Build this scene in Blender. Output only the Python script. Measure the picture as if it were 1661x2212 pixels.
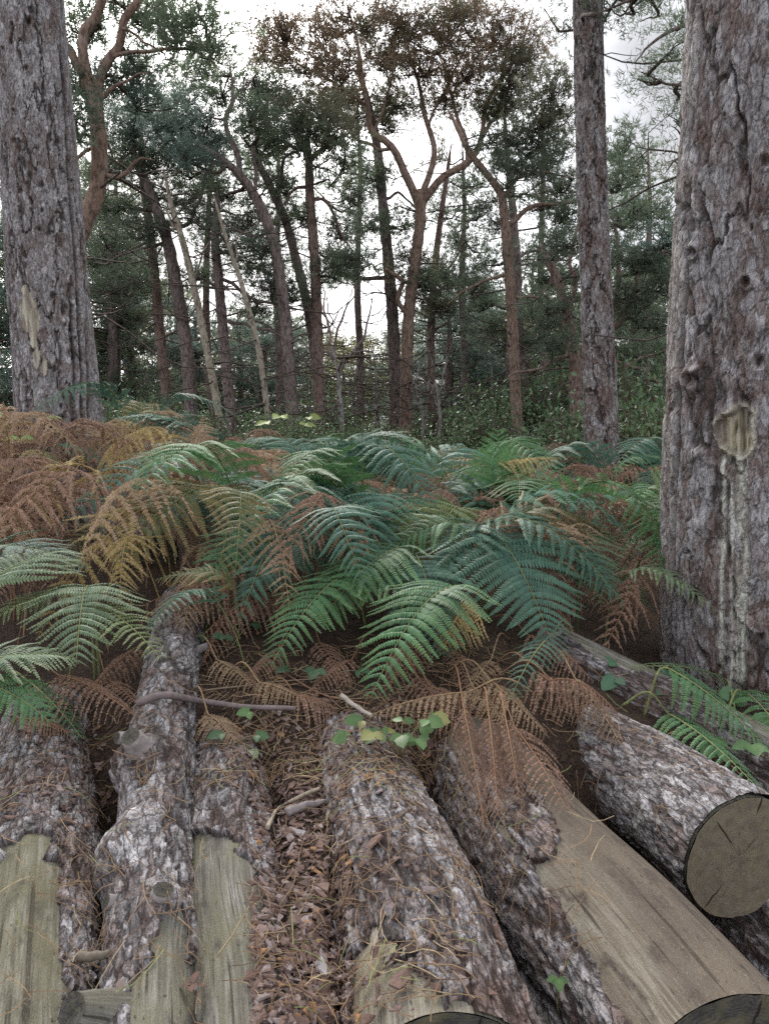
import bpy, math, random
import numpy as np
from mathutils import Vector, Matrix
from mathutils.bvhtree import BVHTree

for o in list(bpy.data.objects):
    bpy.data.objects.remove(o)
random.seed(11)
rng = np.random.default_rng(11)
rad = math.radians
PI = math.pi
SC = bpy.context.scene
COL = SC.collection

# ------------------------------------------------------------------ camera
FPX = 1598.0                    # focal length in pixels of a 1661 x 2212 frame
CX, CY = 830.5, 1106.0
PITCH = rad(7.3)
CAMZ = 1.6
cam_d = bpy.data.cameras.new('camera')
cam_d.sensor_fit = 'VERTICAL'
cam_d.sensor_height = 36.0
cam_d.lens = 36.0 * FPX / 2212.0
cam_d.clip_start = 0.05
cam_d.clip_end = 800
cam = bpy.data.objects.new('camera', cam_d)
COL.objects.link(cam)
cam.location = (0, 0, CAMZ)
cam.rotation_euler = (PI / 2 - PITCH, 0, 0)
SC.camera = cam

# ------------------------------------------------------------------ sky, sun, exposure
SUN_AZ = rad(-18)               # measured from the view direction, towards the left
SUN_EL = rad(34)
world = bpy.data.worlds.new('World')
SC.world = world
world.use_nodes = True
nt = world.node_tree
nt.nodes.clear()
wo = nt.nodes.new('ShaderNodeOutputWorld')
bg = nt.nodes.new('ShaderNodeBackground')
sky = nt.nodes.new('ShaderNodeTexSky')
sky.sky_type = 'NISHITA'
sky.sun_disc = False
sky.sun_elevation = SUN_EL
sky.sun_rotation = SUN_AZ
sky.air_density = 1.2
sky.dust_density = 4.0
sky.ozone_density = 1.0
hs = nt.nodes.new('ShaderNodeHueSaturation')
hs.inputs['Saturation'].default_value = 0.22
tc = nt.nodes.new('ShaderNodeTexCoord')
cn = nt.nodes.new('ShaderNodeTexNoise')
cn.inputs['Scale'].default_value = 2.6
cn.inputs['Detail'].default_value = 6
cr = nt.nodes.new('ShaderNodeMapRange')
cr.inputs['From Min'].default_value = 0.3
cr.inputs['From Max'].default_value = 0.7
cr.inputs['To Min'].default_value = 0.32
cr.inputs['To Max'].default_value = 1.55
mm = nt.nodes.new('ShaderNodeMix')
mm.data_type = 'RGBA'
mm.blend_type = 'MIX'
mm.inputs[0].default_value = 0.6
mm.inputs[7].default_value = (5.6, 5.75, 6.3, 1)      # even cloud deck
ml = nt.nodes.new('ShaderNodeVectorMath')
ml.operation = 'SCALE'
nt.links.new(sky.outputs[0], hs.inputs['Color'])
nt.links.new(hs.outputs[0], mm.inputs[6])
cm = nt.nodes.new('ShaderNodeMapping')
cm.inputs['Location'].default_value = (31, 21.7, 0)
nt.links.new(tc.outputs['Generated'], cm.inputs[0])
nt.links.new(cm.outputs[0], cn.inputs['Vector'])
nt.links.new(cn.outputs[0], cr.inputs[0])
nt.links.new(mm.outputs[2], ml.inputs[0])
nt.links.new(cr.outputs[0], ml.inputs['Scale'])
nt.links.new(ml.outputs[0], bg.inputs['Color'])
bg.inputs['Strength'].default_value = 0.1
nt.links.new(bg.outputs[0], wo.inputs[0])

sl = bpy.data.lights.new('sun', 'SUN')
sl.energy = 1.5
sl.angle = rad(24)
sl.color = (1.0, 0.95, 0.87)
sun = bpy.data.objects.new('sun', sl)
COL.objects.link(sun)
sun_dir = Vector((math.sin(SUN_AZ) * math.cos(SUN_EL), math.cos(SUN_AZ) * math.cos(SUN_EL), math.sin(SUN_EL)))
sun.rotation_euler = sun_dir.to_track_quat('Z', 'Y').to_euler()
sun.location = (0, 0, 30)

SC.view_settings.view_transform = 'Standard'
SC.view_settings.look = 'None'
SC.view_settings.gamma = 1.0
SC.view_settings.exposure = 1.72
SC.render.engine = 'CYCLES'
SC.cycles.use_denoising = False
SC.cycles.max_bounces = 5
SC.cycles.diffuse_bounces = 3
SC.cycles.glossy_bounces = 2
SC.cycles.transmission_bounces = 2
SC.cycles.transparent_max_bounces = 4
SC.cycles.caustics_reflective = False
SC.cycles.caustics_refractive = False
SC.cycles.sample_clamp_indirect = 6

# ------------------------------------------------------------------ pixel helpers
SP, CP = math.sin(PITCH), math.cos(PITCH)
def ray(px, py):
    x = (px - CX) / FPX
    v = -(py - CY) / FPX
    return np.array([x, CP + v * SP, -SP + v * CP])
def P(px, py, Y):                # point on the pixel's ray at ground distance Y
    d = ray(px, py)
    return np.array([0, 0, CAMZ]) + d * (Y / d[1])
def G(px, py, z):                # point where the pixel's ray meets the level z
    d = ray(px, py)
    return np.array([0, 0, CAMZ]) + d * ((z - CAMZ) / d[2])
def proj(p):
    p = np.asarray(p, float)
    q = p - np.array([0, 0, CAMZ])
    f = q[..., 1] * CP - q[..., 2] * SP
    u = q[..., 1] * SP + q[..., 2] * CP
    return CX + FPX * q[..., 0] / f, CY - FPX * u / f

# ------------------------------------------------------------------ noise
def _h(ix, iy, iz, seed):
    h = (ix.astype(np.int64) * 374761393 + iy.astype(np.int64) * 668265263 + iz.astype(np.int64) * 2147483647 + seed * 974634541) & 0xffffffff
    h = ((h ^ (h >> 13)) * 1274126177) & 0xffffffff
    h = ((h ^ (h >> 16)) * 2246822519) & 0xffffffff
    h = h ^ (h >> 15)
    return (h & 0xffffff) / float(0x1000000)
def vn(p, seed=0):               # value noise, p (N,3) -> 0..1
    i = np.floor(p).astype(np.int64)
    f = p - i
    f = f * f * (3 - 2 * f)
    r = 0
    for a in (0, 1):
        for b in (0, 1):
            for c in (0, 1):
                w = (f[:, 0] if a else 1 - f[:, 0]) * (f[:, 1] if b else 1 - f[:, 1]) * (f[:, 2] if c else 1 - f[:, 2])
                r = r + w * _h(i[:, 0] + a, i[:, 1] + b, i[:, 2] + c, seed)
    return r
def fbm(p, octv=4, seed=0):
    p = np.asarray(p, float)
    s, a, t = 0, 0.5, 0
    for k in range(octv):
        s = s + a * vn(p * (2.03 ** k), seed + k * 17)
        t += a
        a *= 0.5
    return s / t
def vor(x, y, nx, seed):         # periodic in x with nx cells
    ix, iy = np.floor(x).astype(np.int64), np.floor(y).astype(np.int64)
    F1 = np.full(x.shape, 9.0)
    F2 = np.full(x.shape, 9.0)
    idr = np.zeros(x.shape)
    dx1 = np.zeros(x.shape)
    dy1 = np.zeros(x.shape)
    z = np.zeros_like(ix)
    for a in (-1, 0, 1):
        for b in (-1, 0, 1):
            cx, cy = ix + a, iy + b
            wx = cx % nx
            jx, jy = cx + 0.1 + 0.8 * _h(wx, cy, z, seed), cy + 0.1 + 0.8 * _h(wx, cy, z, seed + 5)
            dx, dy = x - jx, y - jy
            d = np.sqrt(dx * dx + dy * dy)
            n = d < F1
            F2 = np.where(n, F1, np.minimum(F2, d))
            F1 = np.where(n, d, F1)
            idr = np.where(n, _h(wx, cy, z, seed + 9), idr)
            dx1 = np.where(n, dx, dx1)
            dy1 = np.where(n, dy, dy1)
    return F1, F2, idr, dx1, dy1
def sstep(a, b, x):
    t = np.clip((x - a) / (b - a), 0, 1)
    return t * t * (3 - 2 * t)
def lerp(a, b, t):
    a, b = np.asarray(a, float), np.asarray(b, float)
    return a + (b - a) * np.asarray(t)[..., None]
def unit(v):
    v = np.asarray(v, float)
    return v / (np.linalg.norm(v, axis=-1, keepdims=True) + 1e-12)

# ------------------------------------------------------------------ meshes and objects
def build_mesh(name, V, quads=None, tris=None, col=None, us=None, smooth=True):
    V = np.asarray(V, np.float32)
    nq = 0 if quads is None else len(quads)
    ntr = 0 if tris is None else len(tris)
    me = bpy.data.meshes.new(name)
    me.vertices.add(len(V))
    me.vertices.foreach_set('co', V.ravel())
    idx, st = [], []
    if nq:
        idx.append(np.asarray(quads, np.int32).ravel())
        st.append(np.arange(nq, dtype=np.int32) * 4)
    if ntr:
        idx.append(np.asarray(tris, np.int32).ravel())
        st.append(np.arange(ntr, dtype=np.int32) * 3 + 4 * nq)
    me.loops.add(4 * nq + 3 * ntr)
    me.loops.foreach_set('vertex_index', np.concatenate(idx))
    me.polygons.add(nq + ntr)
    me.polygons.foreach_set('loop_start', np.concatenate(st))
    me.polygons.foreach_set('use_smooth', np.full(nq + ntr, bool(smooth)))
    if col is not None:
        a = me.attributes.new('col', 'FLOAT_COLOR', 'POINT')
        c = np.ones((len(V), 4), np.float32)
        c[:, :np.shape(col)[1]] = col
        a.data.foreach_set('color', c.ravel())
    if us is not None:
        a = me.attributes.new('us', 'FLOAT_VECTOR', 'POINT')
        a.data.foreach_set('vector', np.asarray(us, np.float32).ravel())
    me.update(calc_edges=True)
    me.validate()
    return me
def link(name, me, mat, parent=None):
    o = bpy.data.objects.new(name, me)
    if mat is not None and not me.materials:
        me.materials.append(mat)
    COL.objects.link(o)
    if parent is not None:
        o.parent = parent
    return o
def tag(o, label, cat, group=None):
    o['label'] = label
    o['category'] = cat
    if group:
        o['group'] = group
    return o
def thing(name, label, cat, loc=(0, 0, 0), group=None):
    o = bpy.data.objects.new(name, None)
    o.empty_display_size = 0.05
    COL.objects.link(o)
    o.location = tuple(float(v) for v in loc)
    return tag(o, label, cat, group)
class Acc:                        # collects pieces of ONE mesh
    def __init__(s):
        s.V, s.Q, s.T, s.C, s.U, s.n = [], [], [], [], [], 0
    def add(s, V, Q=None, T=None, col=None, us=None):
        V = np.asarray(V, float)
        s.V.append(V)
        if Q is not None and len(Q):
            s.Q.append(np.asarray(Q) + s.n)
        if T is not None and len(T):
            s.T.append(np.asarray(T) + s.n)
        c = np.ones((len(V), 3)) * (np.array([0.5, 0.5, 0.5]) if col is None else np.asarray(col, float))
        s.C.append(c)
        s.U.append(np.zeros((len(V), 3)) if us is None else us)
        s.n += len(V)
    def mesh(s, name, origin=(0, 0, 0), smooth=True):
        return build_mesh(name, np.concatenate(s.V) - np.asarray(origin, float),
                          np.concatenate(s.Q) if s.Q else None, np.concatenate(s.T) if s.T else None,
                          np.concatenate(s.C), np.concatenate(s.U), smooth)
    def build(s, name, mat, parent=None, origin=(0, 0, 0), smooth=True, stuff=False):
        o = link(name, s.mesh(name, origin, smooth), mat, parent)
        if stuff:
            o['kind'] = 'stuff'
        return o

def spline(pts, n):               # Catmull-Rom through pts (any width), n samples by length
    p = np.asarray(pts, float)
    if len(p) == 2:
        t = np.linspace(0, 1, n)[:, None]
        return p[0] + (p[1] - p[0]) * t
    q = np.vstack([2 * p[0] - p[1], p, 2 * p[-1] - p[-2]])
    out = []
    for i in range(len(p) - 1):
        a, b, c, d = q[i], q[i + 1], q[i + 2], q[i + 3]
        t = np.linspace(0, 1, 14, endpoint=False)[:, None]
        out.append(0.5 * ((2 * b) + (c - a) * t + (2 * a - 5 * b + 4 * c - d) * t ** 2 + (3 * b - a - 3 * c + d) * t ** 3))
    o = np.vstack(out + [p[-1:]])
    L = np.concatenate([[0], np.cumsum(np.linalg.norm(np.diff(o[:, :3], axis=0), axis=1))])
    s = np.linspace(0, L[-1], n)
    return np.stack([np.interp(s, L, o[:, k]) for k in range(o.shape[1])], 1)
def frame(pts, ref):
    T = unit(np.gradient(pts, axis=0))
    ref = np.asarray(ref, float)
    N = unit(ref - (T @ ref)[:, None] * T)
    B = np.cross(T, N)
    return T, N, B
def grid_quads(ns, nt, closed):
    i = np.arange(ns - 1)[:, None]
    j = np.arange(nt if closed else nt - 1)[None, :]
    j2 = (j + 1) % nt
    return np.stack([i * nt + j, i * nt + j2, (i + 1) * nt + j2, (i + 1) * nt + j], -1).reshape(-1, 4)
def add_tube(acc, pts, r, n=6, col=None, wob=0.0):
    pts = np.asarray(pts, float)
    r = np.broadcast_to(np.asarray(r, float), (len(pts),))
    d = pts[-1] - pts[0]
    ref = np.array([1, 0.3, 0.1]) if abs(d[0]) < 0.6 * np.linalg.norm(d) else np.array([0.1, 0.2, 1])
    T, N, B = frame(pts, ref)
    th = np.linspace(0, 2 * PI, n, endpoint=False)
    rr = r[:, None] * (1 + (wob * (rng.random((len(pts), n)) - 0.5) if wob else 0))
    V = pts[:, None] + rr[..., None] * (np.cos(th)[None, :, None] * N[:, None] + np.sin(th)[None, :, None] * B[:, None])
    s = np.concatenate([[0], np.cumsum(np.linalg.norm(np.diff(pts, axis=0), axis=1))])
    us = np.stack([np.broadcast_to(th * r.mean(), (len(pts), n)), np.broadcast_to(s[:, None], (len(pts), n)), np.zeros((len(pts), n))], -1)
    Q = grid_quads(len(pts), n, True)
    V = V.reshape(-1, 3)
    c0 = len(V)
    V = np.vstack([V, pts[:1], pts[-1:]])
    j = np.arange(n)
    j2 = (j + 1) % n
    e = (len(pts) - 1) * n
    Tr = np.vstack([np.stack([np.full(n, c0), j2, j], 1), np.stack([np.full(n, c0 + 1), e + j, e + j2], 1)])
    acc.add(V, Q, Tr, col, np.vstack([us.reshape(-1, 3), np.zeros((2, 3))]))

# ------------------------------------------------------------------ materials
class M:
    pass
def new_mat(name):
    m = bpy.data.materials.new(name)
    m.use_nodes = True
    n = m.node_tree
    n.nodes.clear()
    out = n.nodes.new('ShaderNodeOutputMaterial')
    b = n.nodes.new('ShaderNodeBsdfPrincipled')
    n.links.new(b.outputs[0], out.inputs[0])
    return m, n, b, out
def nd(n, t, **kw):
    x = n.nodes.new(t)
    for k, v in kw.items():
        setattr(x, k, v)
    return x
def mix(n, a, b, f, mode='MIX'):
    x = nd(n, 'ShaderNodeMix', data_type='RGBA', blend_type=mode)
    for s, v in ((0, f), (6, a), (7, b)):
        if hasattr(v, 'links') or isinstance(v, bpy.types.NodeSocket):
            n.links.new(v, x.inputs[s])
        elif s == 0:
            x.inputs[0].default_value = v
        else:
            x.inputs[s].default_value = (*v, 1)
    return x.outputs[2]
def noise(n, vec, scale, detail=4, rough=0.55, mp=None):
    if mp is not None:
        m = nd(n, 'ShaderNodeMapping')
        m.inputs['Scale'].default_value = mp
        n.links.new(vec, m.inputs[0])
        vec = m.outputs[0]
    x = nd(n, 'ShaderNodeTexNoise')
    x.inputs['Scale'].default_value = scale
    x.inputs['Detail'].default_value = detail
    x.inputs['Roughness'].default_value = rough
    n.links.new(vec, x.inputs['Vector'])
    return x.outputs[0]
def ramp(n, f, lo, hi, a=0.0, b=1.0):
    x = nd(n, 'ShaderNodeMapRange')
    x.inputs['From Min'].default_value = lo
    x.inputs['From Max'].default_value = hi
    x.inputs['To Min'].default_value = a
    x.inputs['To Max'].default_value = b
    n.links.new(f, x.inputs[0])
    return x.outputs[0]
def bump(n, b, h, strength, dist):
    x = nd(n, 'ShaderNodeBump')
    x.inputs['Strength'].default_value = strength
    x.inputs['Distance'].default_value = dist
    n.links.new(h, x.inputs['Height'])
    n.links.new(x.outputs[0], b.inputs['Normal'])
def objco(n):
    return nd(n, 'ShaderNodeTexCoord').outputs['Object']
def attr(n, name, vec=False):
    a = nd(n, 'ShaderNodeAttribute')
    a.attribute_name = name
    return a.outputs['Vector' if vec else 'Color']

def mat_vcol(name, rough=0.9, fine=220, bs=0.5, bd=0.004, spec=0.3, var=0.35):
    m, n, b, o = new_mat(name)
    c = attr(n, 'col')
    nz = noise(n, objco(n), fine, 5)
    g = ramp(n, nz, 0.25, 0.75, 1 - var, 1 + var)
    v = nd(n, 'ShaderNodeVectorMath', operation='SCALE')
    n.links.new(c, v.inputs[0])
    n.links.new(g, v.inputs['Scale'])
    n.links.new(v.outputs[0], b.inputs['Base Color'])
    b.inputs['Roughness'].default_value = rough
    b.inputs['Specular IOR Level'].default_value = spec
    bump(n, b, nz, bs, bd)
    return m
def mat_bark(name, cu, cs, line=0.75, var=0.4):
    """vertex colour broken up by jigsaw scales of cu x cs metres"""
    m, n, b, o = new_mat(name)
    c = attr(n, 'col')
    us = attr(n, 'us', True)
    mp = nd(n, 'ShaderNodeMapping')
    mp.inputs['Scale'].default_value = (1 / cu, 1 / cs, 1)
    n.links.new(us, mp.inputs[0])
    wn = nd(n, 'ShaderNodeTexNoise')
    wn.inputs['Scale'].default_value = 1.3
    wn.inputs['Detail'].default_value = 6
    wn.inputs['Roughness'].default_value = 0.62
    n.links.new(mp.outputs[0], wn.inputs['Vector'])
    wm = nd(n, 'ShaderNodeVectorMath', operation='MULTIPLY_ADD')
    n.links.new(wn.outputs['Color'], wm.inputs[0])
    wm.inputs[1].default_value = (2.0, 2.0, 0)
    n.links.new(mp.outputs[0], wm.inputs[2])
    def vo(scale, feat):
        v = nd(n, 'ShaderNodeTexVoronoi', feature=feat, voronoi_dimensions='2D')
        v.inputs['Scale'].default_value = scale
        n.links.new(wm.outputs[0], v.inputs['Vector'])
        return v
    e1 = ramp(n, vo(1.0, 'DISTANCE_TO_EDGE').outputs['Distance'], 0.0, 0.13)
    e2 = ramp(n, vo(2.3, 'DISTANCE_TO_EDGE').outputs['Distance'], 0.0, 0.10)
    r1 = nd(n, 'ShaderNodeSeparateColor')
    n.links.new(vo(1.0, 'F1').outputs['Color'], r1.inputs[0])
    r2 = nd(n, 'ShaderNodeSeparateColor')
    n.links.new(vo(2.3, 'F1').outputs['Color'], r2.inputs[0])
    nz = noise(n, us, 1.0, 4, 0.65, (330, 220, 1))
    c = mix(n, c, (0.16, 0.115, 0.10), ramp(n, r1.outputs[1], 0.62, 0.75, 0, 0.55))
    c = mix(n, c, (0.36, 0.345, 0.345), ramp(n, r2.outputs[1], 0.72, 0.8, 0, 0.3))
    g = nd(n, 'ShaderNodeMath', operation='ADD')
    n.links.new(ramp(n, r1.outputs[0], 0, 1, 0.55 - var * 0.5, 0.55 + var * 0.5), g.inputs[0])
    n.links.new(ramp(n, nz, 0.25, 0.75, 0.31, 0.63), g.inputs[1])
    v = nd(n, 'ShaderNodeVectorMath', operation='SCALE')
    n.links.new(c, v.inputs[0])
    n.links.new(g.outputs[0], v.inputs['Scale'])
    lk = nd(n, 'ShaderNodeMath', operation='MULTIPLY')
    n.links.new(ramp(n, e1, 0, 1, 1 - line, 1.0), lk.inputs[0])
    n.links.new(ramp(n, e2, 0, 1, 1 - line * 0.6, 1.0), lk.inputs[1])
    at = nd(n, 'ShaderNodeAttribute')
    at.attribute_name = 'col'
    lx = nd(n, 'ShaderNodeMath', operation='MAXIMUM')      # bare wood and resin carry no scales
    n.links.new(lk.outputs[0], lx.inputs[0])
    n.links.new(ramp(n, at.outputs['Alpha'], 0, 1, 1, 0), lx.inputs[1])
    lk = lx
    c2 = mix(n, (0.035, 0.024, 0.02), v.outputs[0], lk.outputs[0])
    n.links.new(c2, b.inputs['Base Color'])
    b.inputs['Roughness'].default_value = 0.9
    b.inputs['Specular IOR Level'].default_value = 0.12
    hh = nd(n, 'ShaderNodeMath', operation='MULTIPLY_ADD')
    n.links.new(nz, hh.inputs[0])
    hh.inputs[1].default_value = 0.5
    h2 = nd(n, 'ShaderNodeMath', operation='MULTIPLY_ADD')
    n.links.new(r1.outputs[2], h2.inputs[0])
    h2.inputs[1].default_value = 0.8
    n.links.new(lk.outputs[0], h2.inputs[2])
    n.links.new(h2.outputs[0], hh.inputs[2])
    bump(n, b, hh.outputs[0], 0.8, 0.004)
    return m
M.bark = mat_bark('log_bark', 0.024, 0.078, 0.86, 0.55)
M.bark_trunk = mat_bark('trunk_bark', 0.030, 0.080, 0.52, 0.35)
M.litter = mat_vcol('litter_pieces', fine=90, var=0.3)
M.twig = mat_vcol('twig_bark', fine=60, bd=0.006)

def mat_farbark(name, c1, c2, c3, s=1.0):
    m, n, b, o = new_mat(name)
    co = objco(n)
    n1 = noise(n, co, 9 * s, 5, 0.6, (1, 1, 0.28))
    n2 = noise(n, co, 26 * s, 4, 0.6, (1, 1, 0.4))
    n3 = noise(n, co, 0.6, 3)
    c = mix(n, c1, c2, ramp(n, n1, 0.38, 0.62))
    c = mix(n, c, c3, ramp(n, n2, 0.48, 0.62))
    c = mix(n, c, (0.55, 0.55, 0.55), ramp(n, n3, 0.45, 0.7, 0, 0.5), 'MULTIPLY')
    n.links.new(c, b.inputs['Base Color'])
    b.inputs['Roughness'].default_value = 0.9
    b.inputs['Specular IOR Level'].default_value = 0.2
    bump(n, b, n1, 1.0, 0.05)
    return m
M.far_grey = mat_farbark('far_bark_grey', (0.15, 0.115, 0.105), (0.26, 0.21, 0.195), (0.08, 0.06, 0.055))
M.far_red = mat_farbark('far_bark_red', (0.19, 0.13, 0.105), (0.27, 0.20, 0.175), (0.11, 0.072, 0.06))
M.far_orange = mat_farbark('far_bark_orange', (0.24, 0.16, 0.12), (0.30, 0.225, 0.18), (0.13, 0.085, 0.068))
M.far_pale = mat_farbark('far_bark_pale', (0.30, 0.26, 0.20), (0.38, 0.34, 0.27), (0.16, 0.13, 0.10))
M.far_twig = mat_farbark('far_twig_bark', (0.085, 0.065, 0.055), (0.13, 0.10, 0.085), (0.05, 0.04, 0.035))
M.birch = mat_farbark('birch_bark', (0.34, 0.32, 0.29), (0.24, 0.22, 0.20), (0.08, 0.07, 0.06), 0.8)

def mat_wood(name, base, pale, stain, algae, algae_amt, stain_amt, band=None):
    m, n, b, o = new_mat(name)
    us = attr(n, 'us', True)
    st = noise(n, us, 1.0, 6, 0.65, (210, 9, 1))
    st2 = noise(n, us, 1.0, 5, 0.6, (70, 4, 1))
    big = noise(n, us, 1.0, 4, 0.6, (13, 5, 1))
    big2 = noise(n, us, 1.0, 5, 0.62, (22, 10, 3))
    crk = noise(n, us, 1.0, 2, 0.4, (100, 3.0, 5))
    fine = noise(n, us, 1.0, 4, 0.7, (330, 160, 1))
    if band:
        sx = nd(n, 'ShaderNodeSeparateXYZ')
        n.links.new(us, sx.inputs[0])
        wv = nd(n, 'ShaderNodeMath', operation='MULTIPLY_ADD')
        n.links.new(noise(n, us, 1.0, 3, 0.5, (4, 3, 1)), wv.inputs[0])
        wv.inputs[1].default_value = 0.10
        n.links.new(sx.outputs[0], wv.inputs[2])
        f1 = ramp(n, wv.outputs[0], band[0] + 0.05, band[0] + 0.10, 1, 0)
        base = mix(n, base, band[1], f1)
        pale = mix(n, pale, [v * 1.25 for v in band[1]], f1)
        dk = (0.12, 0.095, 0.07)
    else:
        dk = [v * 0.62 for v in base]
    c = mix(n, base, pale, ramp(n, st2, 0.4, 0.62))
    c = mix(n, c, dk, ramp(n, st, 0.44, 0.6, 0, 0.8))
    c = mix(n, c, algae, ramp(n, big, 0.45, 0.62, 0, algae_amt))
    c = mix(n, c, stain, ramp(n, big2, 0.55, 0.66, 0, stain_amt))
    c = mix(n, c, (0.05, 0.04, 0.03), ramp(n, crk, 0.69, 0.72, 0, 0.75))
    c = mix(n, c, (0.5, 0.47, 0.40), ramp(n, fine, 0.58, 0.75, 0, 0.4))
    spk = noise(n, us, 1.0, 3, 0.5, (150, 45, 9))
    c = mix(n, c, (0.045, 0.04, 0.032), ramp(n, spk, 0.66, 0.72, 0, 0.8))
    n.links.new(c, b.inputs['Base Color'])
    b.inputs['Roughness'].default_value = 0.85
    b.inputs['Specular IOR Level'].default_value = 0.1
    x = nd(n, 'ShaderNodeMath', operation='ADD')
    n.links.new(st, x.inputs[0])
    n.links.new(fine, x.inputs[1])
    y = nd(n, 'ShaderNodeMath', operation='SUBTRACT')
    n.links.new(x.outputs[0], y.inputs[0])
    n.links.new(ramp(n, crk, 0.66, 0.72, 0, 2.0), y.inputs[1])
    bump(n, b, y.outputs[0], 0.7, 0.004)
    return m
M.wood_pale = mat_wood('debarked_wood_pale', (0.155, 0.143, 0.115), (0.29, 0.276, 0.242), (0.085, 0.078, 0.068), (0.17, 0.16, 0.105), 0.7, 0.85)
M.wood_green = mat_wood('debarked_wood_green', (0.15, 0.138, 0.098), (0.25, 0.238, 0.19), (0.085, 0.08, 0.06), (0.14, 0.13, 0.08), 0.7, 0.85)
M.wood_grey = mat_wood('debarked_wood_grey', (0.088, 0.073, 0.06), (0.128, 0.107, 0.088), (0.085, 0.07, 0.058), (0.155, 0.127, 0.095), 0.7, 0.95, (-0.085, (0.215, 0.195, 0.155)))
M.wood_band = mat_wood('debarked_wood_band', (0.27, 0.24, 0.19), (0.38, 0.35, 0.29), (0.20, 0.16, 0.11), (0.24, 0.215, 0.13), 0.5, 0.6)

def mat_cut(name, c1, c2, dark, ring=150):
    m, n, b, o = new_mat(name)
    us = attr(n, 'us', True)          # x = radius, y = cos, z = sin
    sh = nd(n, 'ShaderNodeVectorMath', operation='ADD')
    n.links.new(us, sh.inputs[0])
    n.links.new(nd(n, 'ShaderNodeObjectInfo').outputs['Location'], sh.inputs[1])
    vs = sh.outputs[0]
    sep = nd(n, 'ShaderNodeSeparateXYZ')
    n.links.new(us, sep.inputs[0])
    ang = nd(n, 'ShaderNodeMath', operation='ARCTAN2')
    n.links.new(sep.outputs[1], ang.inputs[0])
    n.links.new(sep.outputs[2], ang.inputs[1])
    an = nd(n, 'ShaderNodeTexNoise', noise_dimensions='2D')
    cv = nd(n, 'ShaderNodeCombineXYZ')
    n.links.new(ang.outputs[0], cv.inputs[0])
    n.links.new(sep.outputs[0], cv.inputs[1])
    an.inputs['Scale'].default_value = 5.5
    an.inputs['Detail'].default_value = 3
    n.links.new(cv.outputs[0], an.inputs['Vector'])
    wob = noise(n, vs, 16, 4)
    r = nd(n, 'ShaderNodeMath', operation='MULTIPLY_ADD')
    n.links.new(sep.outputs[0], r.inputs[0])
    r.inputs[1].default_value = ring * 6.28
    n.links.new(ramp(n, wob, 0.2, 0.8, -9, 9), r.inputs[2])
    s = nd(n, 'ShaderNodeMath', operation='SINE')
    n.links.new(r.outputs[0], s.inputs[0])
    c = mix(n, c1, c2, ramp(n, s.outputs[0], -0.4, 1.0))
    saw = noise(n, vs, 1.0, 3, 0.6, (40, 260, 60))
    c = mix(n, c, [v * 1.5 for v in c2], ramp(n, saw, 0.5, 0.7, 0, 0.5))
    blot = noise(n, vs, 22, 5, 0.6)
    c = mix(n, c, dark, ramp(n, blot, 0.45, 0.7, 0, 0.6))
    blot2 = noise(n, vs, 13, 5, 0.6)
    c = mix(n, c, (0.20, 0.175, 0.09), ramp(n, blot2, 0.45, 0.7, 0, 0.5))
    c = mix(n, c, (0.02, 0.016, 0.012), ramp(n, an.outputs[0], 0.70, 0.73, 0, 0.9))
    n.links.new(c, b.inputs['Base Color'])
    b.inputs['Roughness'].default_value = 0.85
    b.inputs['Specular IOR Level'].default_value = 0.2
    bump(n, b, saw, 0.5, 0.002)
    return m
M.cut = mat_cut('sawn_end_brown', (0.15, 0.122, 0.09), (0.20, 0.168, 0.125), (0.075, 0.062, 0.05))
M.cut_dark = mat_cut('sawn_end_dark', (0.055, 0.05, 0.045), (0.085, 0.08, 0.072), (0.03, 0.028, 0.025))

def mat_leafy(name, rough=0.5, spec=0.4, transl=0.3, var=0.25, gain=1.0, nscale=3.0):
    m, n, b, o = new_mat(name)
    c = attr(n, 'col')
    oi = nd(n, 'ShaderNodeObjectInfo')
    nz = noise(n, nd(n, 'ShaderNodeNewGeometry').outputs['Position'], nscale, 3)
    g = nd(n, 'ShaderNodeMath', operation='ADD')
    n.links.new(ramp(n, oi.outputs['Random'], 0, 1, -var, var), g.inputs[0])
    n.links.new(ramp(n, nz, 0.3, 0.7, gain * 0.75, gain * 1.25), g.inputs[1])
    v = nd(n, 'ShaderNodeVectorMath', operation='SCALE')
    n.links.new(c, v.inputs[0])
    n.links.new(g.outputs[0], v.inputs['Scale'])
    n.links.new(v.outputs[0], b.inputs['Base Color'])
    b.inputs['Roughness'].default_value = rough
    b.inputs['Specular IOR Level'].default_value = spec
    t = nd(n, 'ShaderNodeBsdfTranslucent')
    n.links.new(v.outputs[0], t.inputs[0])
    s = nd(n, 'ShaderNodeMixShader')
    s.inputs[0].default_value = transl
    n.links.new(b.outputs[0], s.inputs[1])
    n.links.new(t.outputs[0], s.inputs[2])
    n.links.new(s.outputs[0], o.inputs[0])
    return m
M.needle = mat_leafy('pine_needles', 0.55, 0.35, 0.5, 0.1, 1.0, 0.9)
M.frond = mat_leafy('bracken_green', 0.5, 0.3, 0.3, 0.15)
M.dead = mat_leafy('bracken_dead', 0.75, 0.15, 0.3, 0.15)
M.leaf = mat_leafy('shrub_leaves', 0.38, 0.5, 0.3, 0.1, 1.0, 1.5)
M.bramble = mat_leafy('bramble_leaves', 0.45, 0.45, 0.3, 0.15)

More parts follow.
